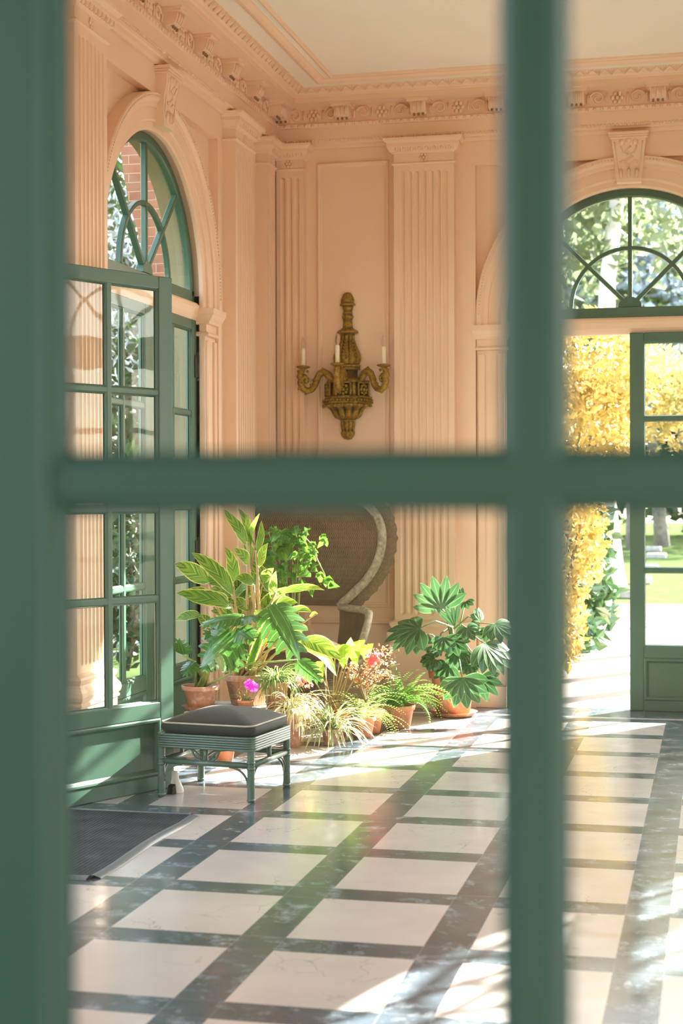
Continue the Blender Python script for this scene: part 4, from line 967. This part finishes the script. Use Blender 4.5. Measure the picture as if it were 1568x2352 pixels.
for (a_, t_, w_, Y, up, n, sp) in FL:
    A = c6(*a_, Y+.1); T_ = c6(*t_, Y+.04); L = (T_-A).length; fatsia(A, T_, max(w_/1020*.62, .08), up, n, sp)
    s0 = V((FX+R(-.03, .03), FY-.05+R(-.03, .03), .30+R(0, .32))); s.tube([s0, s0.lerp(A, .55)+V((0, 0, .05)), A], [.007, .005, .004], 6)
s.tube([(FX, FY, .28), (FX-.01, FY-.04, .5), (FX, FY-.06, .72)], [.016, .014, .010], 8)
b.build('foliage', LFAT, fa, recalc=False); s.build('stems', plain('fatsia_stem', (.14, .20, .08), None, 10, .5), fa)
# -- bare pot under the ottoman line of sight and plant card
p2_ = thing('flower_pot', 'plain orange terracotta pot seen between the ottoman legs', 'pot', (-2.70, 8.62, 0)); pot(p2_, (-2.70, 8.62), .07, .12, TERRA, 0)
cdm = plain('white_card', (.80, .78, .72), None, 5, .7)
b = MB(); q = [at(755, 1470, 9.85), at(782, 1482, 9.8), at(768, 1492, 9.78), at(748, 1481, 9.85)]; b.hexa([*q, *[p+V((0, 0, .003)) for p in q]])
b.tube([q[3], (q[3].x, q[3].y, 0.0)], .004, 6)
tag(b.build('plant_tag', cdm), 'white paper plant tag standing in front of the wicker chair', 'tag')
# ================================================================== OUTDOORS
def pavermat():
    m, nt, b = newmat('clay_paver_path')
    g = nd(nt, 'ShaderNodeNewGeometry'); br_ = nd(nt, 'ShaderNodeTexBrick'); br_.inputs['Scale'].default_value = 3.2
    br_.inputs['Color1'].default_value = (.21, .175, .16, 1); br_.inputs['Color2'].default_value = (.185, .155, .145, 1); br_.inputs['Mortar'].default_value = (.17, .15, .14, 1); br_.inputs['Mortar Size'].default_value = .012
    lk(nt, g.outputs['Position'], br_.inputs['Vector']); lk(nt, br_.outputs['Color'], b.inputs['Base Color']); b.inputs['Roughness'].default_value = .9; b.inputs['Specular IOR Level'].default_value = .05; return m
def brickmat():
    m, nt, b = newmat('red_brickwork')
    g = nd(nt, 'ShaderNodeNewGeometry'); mp = nd(nt, 'ShaderNodeMapping'); mp.inputs['Rotation'].default_value = (PI/2, 0, 0); lk(nt, g.outputs['Position'], mp.inputs[0])
    br_ = nd(nt, 'ShaderNodeTexBrick'); br_.inputs['Scale'].default_value = 4.6; br_.inputs['Mortar Size'].default_value = .012; br_.inputs['Row Height'].default_value = .32; br_.inputs['Brick Width'].default_value = 1.0
    br_.inputs['Color1'].default_value = (.30, .10, .05, 1); br_.inputs['Color2'].default_value = (.20, .075, .045, 1); br_.inputs['Mortar'].default_value = (.42, .34, .25, 1)
    lk(nt, mp.outputs[0], br_.inputs['Vector']); c = mixc(nt, ramp(nt, noise(nt, 6, 4), (.3, 0.), (.8, .6)), br_.outputs['Color'], (.34, .22, .14))
    lk(nt, c, b.inputs['Base Color']); b.inputs['Roughness'].default_value = .9; return m
LAWN = plain('lawn_grass', (.05, .078, .028), (.066, .09, .036), 3, .95, spec=0, bmp=.5, bscale=30)
MULCH = plain('bark_mulch', (.10, .062, .052), (.15, .10, .085), 20, .95, spec=0, bmp=.6, bscale=60)
PATHM = pavermat(); BARK = plain('grey_bark', (.32, .29, .26), (.17, .145, .125), 7, .9, bmp=.5, bscale=20); BARKD = plain('dark_bark', (.10, .075, .05), (.17, .13, .09), 9, .9, bmp=.5, bscale=20)
PALEB = plain('pale_bark', (.70, .66, .60), (.45, .41, .36), 5, .9, bmp=.4, bscale=20)
YEL = leafmat('golden_leaf', (.42, .31, .08), (.24, .19, .04), trans=.25, rough=.35, scale=9)
YEL2 = leafmat('golden_green_leaf', (.42, .33, .10), (.20, .19, .05), trans=.25, rough=.35, scale=6)
GRN = leafmat('garden_leaf', (.05, .10, .03), (.10, .16, .05), trans=.3, rough=.4, scale=1.2)
GLOS = leafmat('glossy_garden_leaf', (.03, .085, .03), (.06, .13, .045), trans=.12, rough=.2, scale=3, spec=.8)
DRK = leafmat('dark_tree_leaf', (.014, .036, .012), (.035, .07, .02), trans=.2, rough=.5, scale=1)  # kept dark so the colour stands in for shade over the left garden
SIL = leafmat('silver_leaf', (.17, .22, .24), (.28, .33, .38), trans=.2, rough=.5, scale=3)
LIM = leafmat('pale_tree_leaf', (.10, .14, .07), (.16, .20, .11), trans=.4, rough=.5, scale=.8)  # pale grey-green foliage
def cloud(b, c, rad, n, size, ar=.55, shell=.55, droop=0):
    c = V(c)
    for _ in range(n):
        while True:
            d = V((R(-1, 1), R(-1, 1), R(-1, 1)))
            if .05 < d.length <= 1: break
        d = d.normalized()*(shell+(1-shell)*random.random())
        p = c+V((d.x*rad[0], d.y*rad[1], d.z*rad[2]))
        if p.z < .03: continue
        l = size*R(.6, 1.3); a = V((R(-1, 1), R(-1, 1), R(-1, 1)-droop)).normalized()*l; u = V((R(-1, 1), R(-1, 1), R(-.2, 1)))
        s_ = a.cross(u)
        if s_.length < 1e-5: continue
        s_ = s_.normalized()*l*ar/2; k = a.cross(s_).normalized()*l*.08
        i = [b.add(q) for q in (p, p+a*.45-s_+k, p+a, p+a*.45+s_+k)]; b.face(i, [(.5, 0), (0, .5), (.5, 1), (1, .5)])
def plantthing(name, label, cat, base, crowns, mat, size, trunk=None, tr=.1, bark=None, ar=.55, group=None, droop=0, shell=.5):
    """crowns: (centre, radii, count); trunk: path of points"""
    t = thing(name, label, cat, base, 0, group); b = MB()
    for c, rad, n in crowns: cloud(b, c, rad, n, size, ar, shell, droop)
    b.build('foliage', mat, t, recalc=False)
    s = MB()
    if trunk: s.tube(trunk, [tr*(1-.55*k/(len(trunk)-1)) for k in range(len(trunk))], 9); s.build('trunk', bark or BARKD, t)
    else:
        for c, rad, n in crowns: s.tube([base, (V(base)+V(c))/2+V((R(-.1, .1), R(-.1, .1), 0)), c], [.025, .018, .008], 6)
        s.build('stems', bark or BARKD, t)
    return t
def slab(name, x0, x1, y0, y1, z, mat, lab=None, cat=None, kind=None):
    b = MB(); b.box((x0, y0, z-.1), (x1, y1, z)); o = b.build(name, mat)
    o['kind'] = kind or 'structure'; return o
slab('lawn', -45, 60, 23.0, 90, -.03, LAWN); slab('lawn', -40, XL-.33, -6, 22.9, -.06, LAWN); slab('mulch_bed', -3.1, 14, 19.6, 23, -.035, MULCH); slab('mulch_bed', -3.1, -1.30, YB+.9, 19.55, -.03, MULCH)
slab('garden_path', -1.28, 14, YB+.125, 19.55, -.02, PATHM); slab('garden_path', -3.1, -1.285, YB+.125, YB+.895, -.02, PATHM); slab('terrace', XR+.36, 14, -6, YB+.12, -.02, PATHM); slab('terrace', XL-.32, XR+.35, -6, YF-.32, -.02, PATHM)
# --- seen through the right arch
plantthing('golden_hedge', 'tall golden yellow leafed hedge growing beside the garden path', 'hedge', (-1.4, 13.9, 0), [((-1.32, 13.5, .42), (.27, .6, .44), 1200), ((-1.26, 13.8, 1.15), (.38, .7, .6), 1800), ((-1.15, 14.1, 2.05), (.54, .8, .65), 2400), ((-1.0, 14.3, 2.65), (.66, .8, .5), 2000)], YEL, .085, shell=.6)
plantthing('golden_tree', 'golden yellow tree arching over the path behind the hedge', 'tree', (-2.2, 17.5, 0), [((-1.5, 17.2, 2.3), (.9, 1.0, .85), 2200), ((-.8, 17.8, 2.55), (.8, 1.0, .65), 1500), ((-.1, 18.2, 2.6), (.7, .9, .6), 1100), ((-1.9, 17.0, 1.3), (.6, .8, .8), 1200)], YEL2, .10, [(-2.2, 17.5, 0), (-2.1, 17.5, 1.2), (-1.7, 17.4, 2.4), (-.9, 17.7, 3)], .09, shell=.45)
plantthing('glossy_shrub', 'dark glossy shrub with glinting leaves between hedge and lawn', 'shrub', (-1.4, 16.3, 0), [((-1.24, 16.2, .5), (.27, .5, .5), 420), ((-1.3, 16.6, 1.1), (.27, .5, .5), 420), ((-1.32, 15.3, .18), (.24, .4, .22), 160)], GLOS, .17, ar=.5, shell=.6)
plantthing('camellia_column', 'narrow dark green climber on the wall edge left of the open doorway', 'climber', (-1.42, 12.45, 0), [((-1.50, 12.5, .9+k*.55), (.13, .25, .4), 260) for k in range(5)], GLOS, .075, ar=.55)
plantthing('pale_trunk_tree', 'tree with a bright white lit trunk standing on the lawn', 'tree', (-1.62, 26.2, 0), [((-1.2, 27, 7.2), (2.4, 2, 2.2), 1500), ((-2.6, 27.5, 6.4), (1.6, 1.6, 1.6), 900)], LIM, .3, [(-1.60, 26.2, -.03), (-1.64, 26.2, .25), (-1.72, 26.2, 1.2), (-1.78, 26.3, 2.6), (-1.7, 26.4, 5), (-1.5, 26.8, 7)], .24, PALEB)
bt = [(-5.2, 44, 'far tree with a slim grey trunk at the left end of the lawn'), (-3.3, 47, 'far tree with a thin twin trunk beyond the stone blocks'), (-2.2, 45, 'far tree with a pale leaning trunk in the upper door pane'), (-1.5, 48, 'far tree just right of the leaning trunk'), (-.7, 50, 'far tree behind the lowest golden branches'), (.4, 46, 'far tree near the right edge of the glazed door'), (1.8, 52, 'far tree outside the right door pane edge'), (-7, 50, 'far tree behind the golden hedge'), (4, 48, 'far tree to the right of the lawn')]
for i, (x, y, l) in enumerate(bt):
    plantthing('background_tree', l, 'tree', (x, y, 0), [((x+R(-.5, .5), y, 6.2+R(-.5, .8)), (2.6, 2, 2.6), 700), ((x+R(-1, 1), y+.5, 9.5), (2.4, 2, 2.4), 500)], (LIM, GRN, SIL)[i % 3], .45, [(x, y, -.03), (x+R(-.15, .15), y, 1.6), (x+R(-.4, .4), y, 3.4), (x+R(-.4, .4), y, 6)], R(.16, .26), BARK, group='trees along the far side of the lawn')
for i, x in enumerate((-9, -4.5, 0, 4.5, 9)):
    plantthing('woodland_edge', ('dense dark woodland at far left of lawn', 'dense dark woodland behind the hedge', 'dense dark woodland behind the slim trunks', 'dense dark woodland right of the slim trunks', 'dense dark woodland at far right of lawn')[i], 'woodland', (x, 62, 0), [((x, 62, 3.2), (3.4, 2, 3.6), 1100), ((x+1, 63, 8), (3.4, 2, 3.6), 800)], (DRK, GRN)[i % 2], .7, group=None)
STONE = plain('grey_stone', (.40, .39, .36), (.30, .29, .27), 12, .9)
for x, y, w_, lab in ((-1.19, 24.0, .17, 'grey stone block nearest on the lawn, lower door pane'), (-1.22, 27.8, .17, 'grey stone block second from the path on the lawn'), (-1.30, 32.5, .2, 'grey stone block in the middle of the lawn'), (-1.36, 39.0, .24, 'grey stone block farther up the lawn'), (-1.70, 44.0, .3, 'grey stone block farthest up the lawn by the trunks')):
    b = MB(); b.box((x-w_, y-.2, -.03), (x+w_, y+.2, .10)); tag(b.build('stone_block', STONE, bevel=.02), lab, 'stone', 'stone blocks on the lawn')
# shade trees right of the path: their shadows fall across path and doorway
for i, (x, y) in enumerate(((2.6, 17.05), (2.9, 18.85), (3.2, 20.9), (3.9, 25.2))):
    plantthing('shade_tree', ('slender tree right of the path, first from the doorway', 'slender tree right of the path, second from the doorway', 'slender tree right of the path, third from the doorway', 'slender tree right of the path, beyond the mulch')[i], 'tree', (x, y, 0), [((x+.2, y+.3, 13.5), (1.1, 1.1, 1.2), 320)], GRN, .3, [(x, y, -.03), (x+.02, y, 1.5), (x+.03, y+.05, 6), (x+.2, y+.3, 13)], (.17, .15, .15, .2)[i], BARK)
# --- seen through the left arch
BR = brickmat()
b = MB()
bo = [(-3.43, -.06), (-3.43, 6.5), (-4.75, 6.5)]+[(at(x, y, 11.5).x, at(x, y, 11.5).z) for x, y in ((279, 363), (283, 399), (288, 425), (300, 482), (311, 514), (320, 546), (330, 600), (337, 680))]
bo.append((bo[-1][0]+.02, -.06))
i0 = [b.add((x, 11.5, z)) for x, z in bo]; i1 = [b.add((x, 12.3, z)) for x, z in bo]; b.face(i0); b.face(i1[::-1])
for k in range(len(bo)): q = (k+1) % len(bo); b.face((i0[k], i1[k], i1[q], i0[q]))
st(b.build('wall_brick_wing', BR))
plantthing('dark_conifer', 'dark tall conifer outside the left arched doors', 'tree', (-6.7, 18.0, 0), [((-6.7, 18.0, 2.0), (1.3, 1.4, 1.9), 1700), ((-6.7, 18.0, 5.0), (1.1, 1.2, 1.6), 1000)], DRK, .17, [(-6.7, 18.0, -.06), (-6.7, 18.0, 3), (-6.7, 18.0, 6)], .2)
plantthing('lavender_bush', 'grey blue lavender bush outside the low left door panes', 'bush', (-5.6, 14.2, 0), [((-5.6, 14.2, .45), (.75, .7, .55), 1500), ((-6.3, 15.2, .55), (.8, .7, .6), 1300)], SIL, .11, ar=.2)
plantthing('olive_tree', 'silvery olive tree outside the left fanlight', 'tree', (-6.6, 14.6, 0), [((-6.0, 15.2, 3.5), (.9, .9, .9), 700), ((-6.8, 16.0, 4.1), (1.1, 1, 1.0), 700)], SIL, .12, [(-6.6, 14.6, -.06), (-6.5, 14.6, 1.4), (-6.2, 15.0, 3)], .07, ar=.3)
plantthing('garden_shrub', 'mid green leafy shrub close to the brick wing', 'shrub', (-4.95, 13.0, 0), [((-5.0, 13.2, 1.1), (.34, .5, .8), 500), ((-4.95, 13.0, .5), (.36, .45, .5), 400)], DRK, .13, shell=.3)
plantthing('meadow_tree', 'green tree far off behind the dark conifer', 'tree', (-11, 25, 0), [((-11, 25, 2.6), (2.4, 2, 2.2), 1300), ((-8.6, 24, 4.6), (2, 2, 2.0), 1100), ((-13, 27, 5.2), (2.5, 2, 2.8), 1100)], DRK, .3, [(-11, 25, -.06), (-11, 25, 3), (-10.8, 25, 5)], .2)
for i, (x, y) in enumerate(((-14, 21), (-17, 30), (-12, 36), (-22, 26))):
    plantthing('border_tree', ('dark broad tree left of the conifer', 'dark broad tree far behind the meadow tree', 'tall dark tree behind the brick wing', 'dark broad tree at the garden border')[i], 'tree', (x, y, 0), [((x, y, 3.4), (3, 2.6, 3.4), 1300), ((x, y, 8), (2.6, 2.4, 3), 800)], DRK, .38, [(x, y, -.06), (x, y, 3), (x, y, 7)], .3, group='dark trees around the left garden')
for i, (x, y, l) in enumerate(((-8.2, 19.6, 'dark leafy tree just left of the conifer outside'), (-5.5, 16.6, 'dark leafy tree just right of the conifer outside'), (-9.6, 23.5, 'dark leafy tree behind the conifer outside'))):
    plantthing('garden_tree', l, 'tree', (x, y, 0), [((x, y, 1.5), (1.0, 1.0, 1.4), 900), ((x, y, 3.6), (1.0, 1.0, 1.3), 700), ((x, y, 5.8), (.9, .9, 1.4), 500)], DRK, .22, [(x, y, -.06), (x, y, 2), (x+.1, y, 5)], .12, group='dark trees close outside the left doors')
# --- beside the right windows: throws the dappled light on the near floor
plantthing('window_tree', 'open crowned tree outside the right hand windows', 'tree', (4.3, 11.9, 0), [((4.2, 12.0, 3.3), (1.0, 1.1, 1.1), 300), ((4.6, 12.4, 4.9), (1.0, 1.1, 1.0), 240)], GRN, .24, [(4.3, 11.9, -.03), (4.3, 11.9, 2.2), (4.4, 12.2, 4.6)], .07, ar=.4)
# ================================================================== LIGHT
w = bpy.data.worlds.new('sky'); sc.world = w; w.use_nodes = True
nt = w.node_tree; bg = nt.nodes['Background']
sky = nd(nt, 'ShaderNodeTexSky'); sky.sky_type = 'NISHITA'; sky.sun_disc = False; sky.sun_elevation = math.radians(32); sky.sun_rotation = math.radians(34)
sky.air_density = 1.2; sky.dust_density = 2.5; sky.ozone_density = 1.5
hs_ = nd(nt, 'ShaderNodeHueSaturation'); hs_.inputs['Saturation'].default_value = .55; lk(nt, sky.outputs[0], hs_.inputs['Color']); lk(nt, hs_.outputs[0], bg.inputs[0]); bg.inputs[1].default_value = .62
AZ, EL = math.radians(54.7), math.radians(32)
ld = bpy.data.lights.new('sun', 'SUN'); ld.energy = 24; ld.angle = .009; ld.color = (1, .95, .87)
lo = bpy.data.objects.new('sun', ld); COL.objects.link(lo)
sd = V((-math.cos(AZ)*math.cos(EL), -math.sin(AZ)*math.cos(EL), -math.sin(EL)))
lo.rotation_euler = sd.to_track_quat('-Z', 'Y').to_euler(); lo.location = (4, 16, 9)
vs = sc.view_settings; vs.view_transform = 'Standard'; vs.look = 'None'; vs.gamma = 1; vs.use_curve_mapping = False; vs.exposure = 1.55
cy = sc.cycles; cy.max_bounces = 14; cy.diffuse_bounces = 8; cy.glossy_bounces = 4; cy.transmission_bounces = 8; cy.transparent_max_bounces = 16
cy.sample_clamp_indirect = 8; cy.use_denoising = True; cy.caustics_reflective = False; cy.caustics_refractive = False
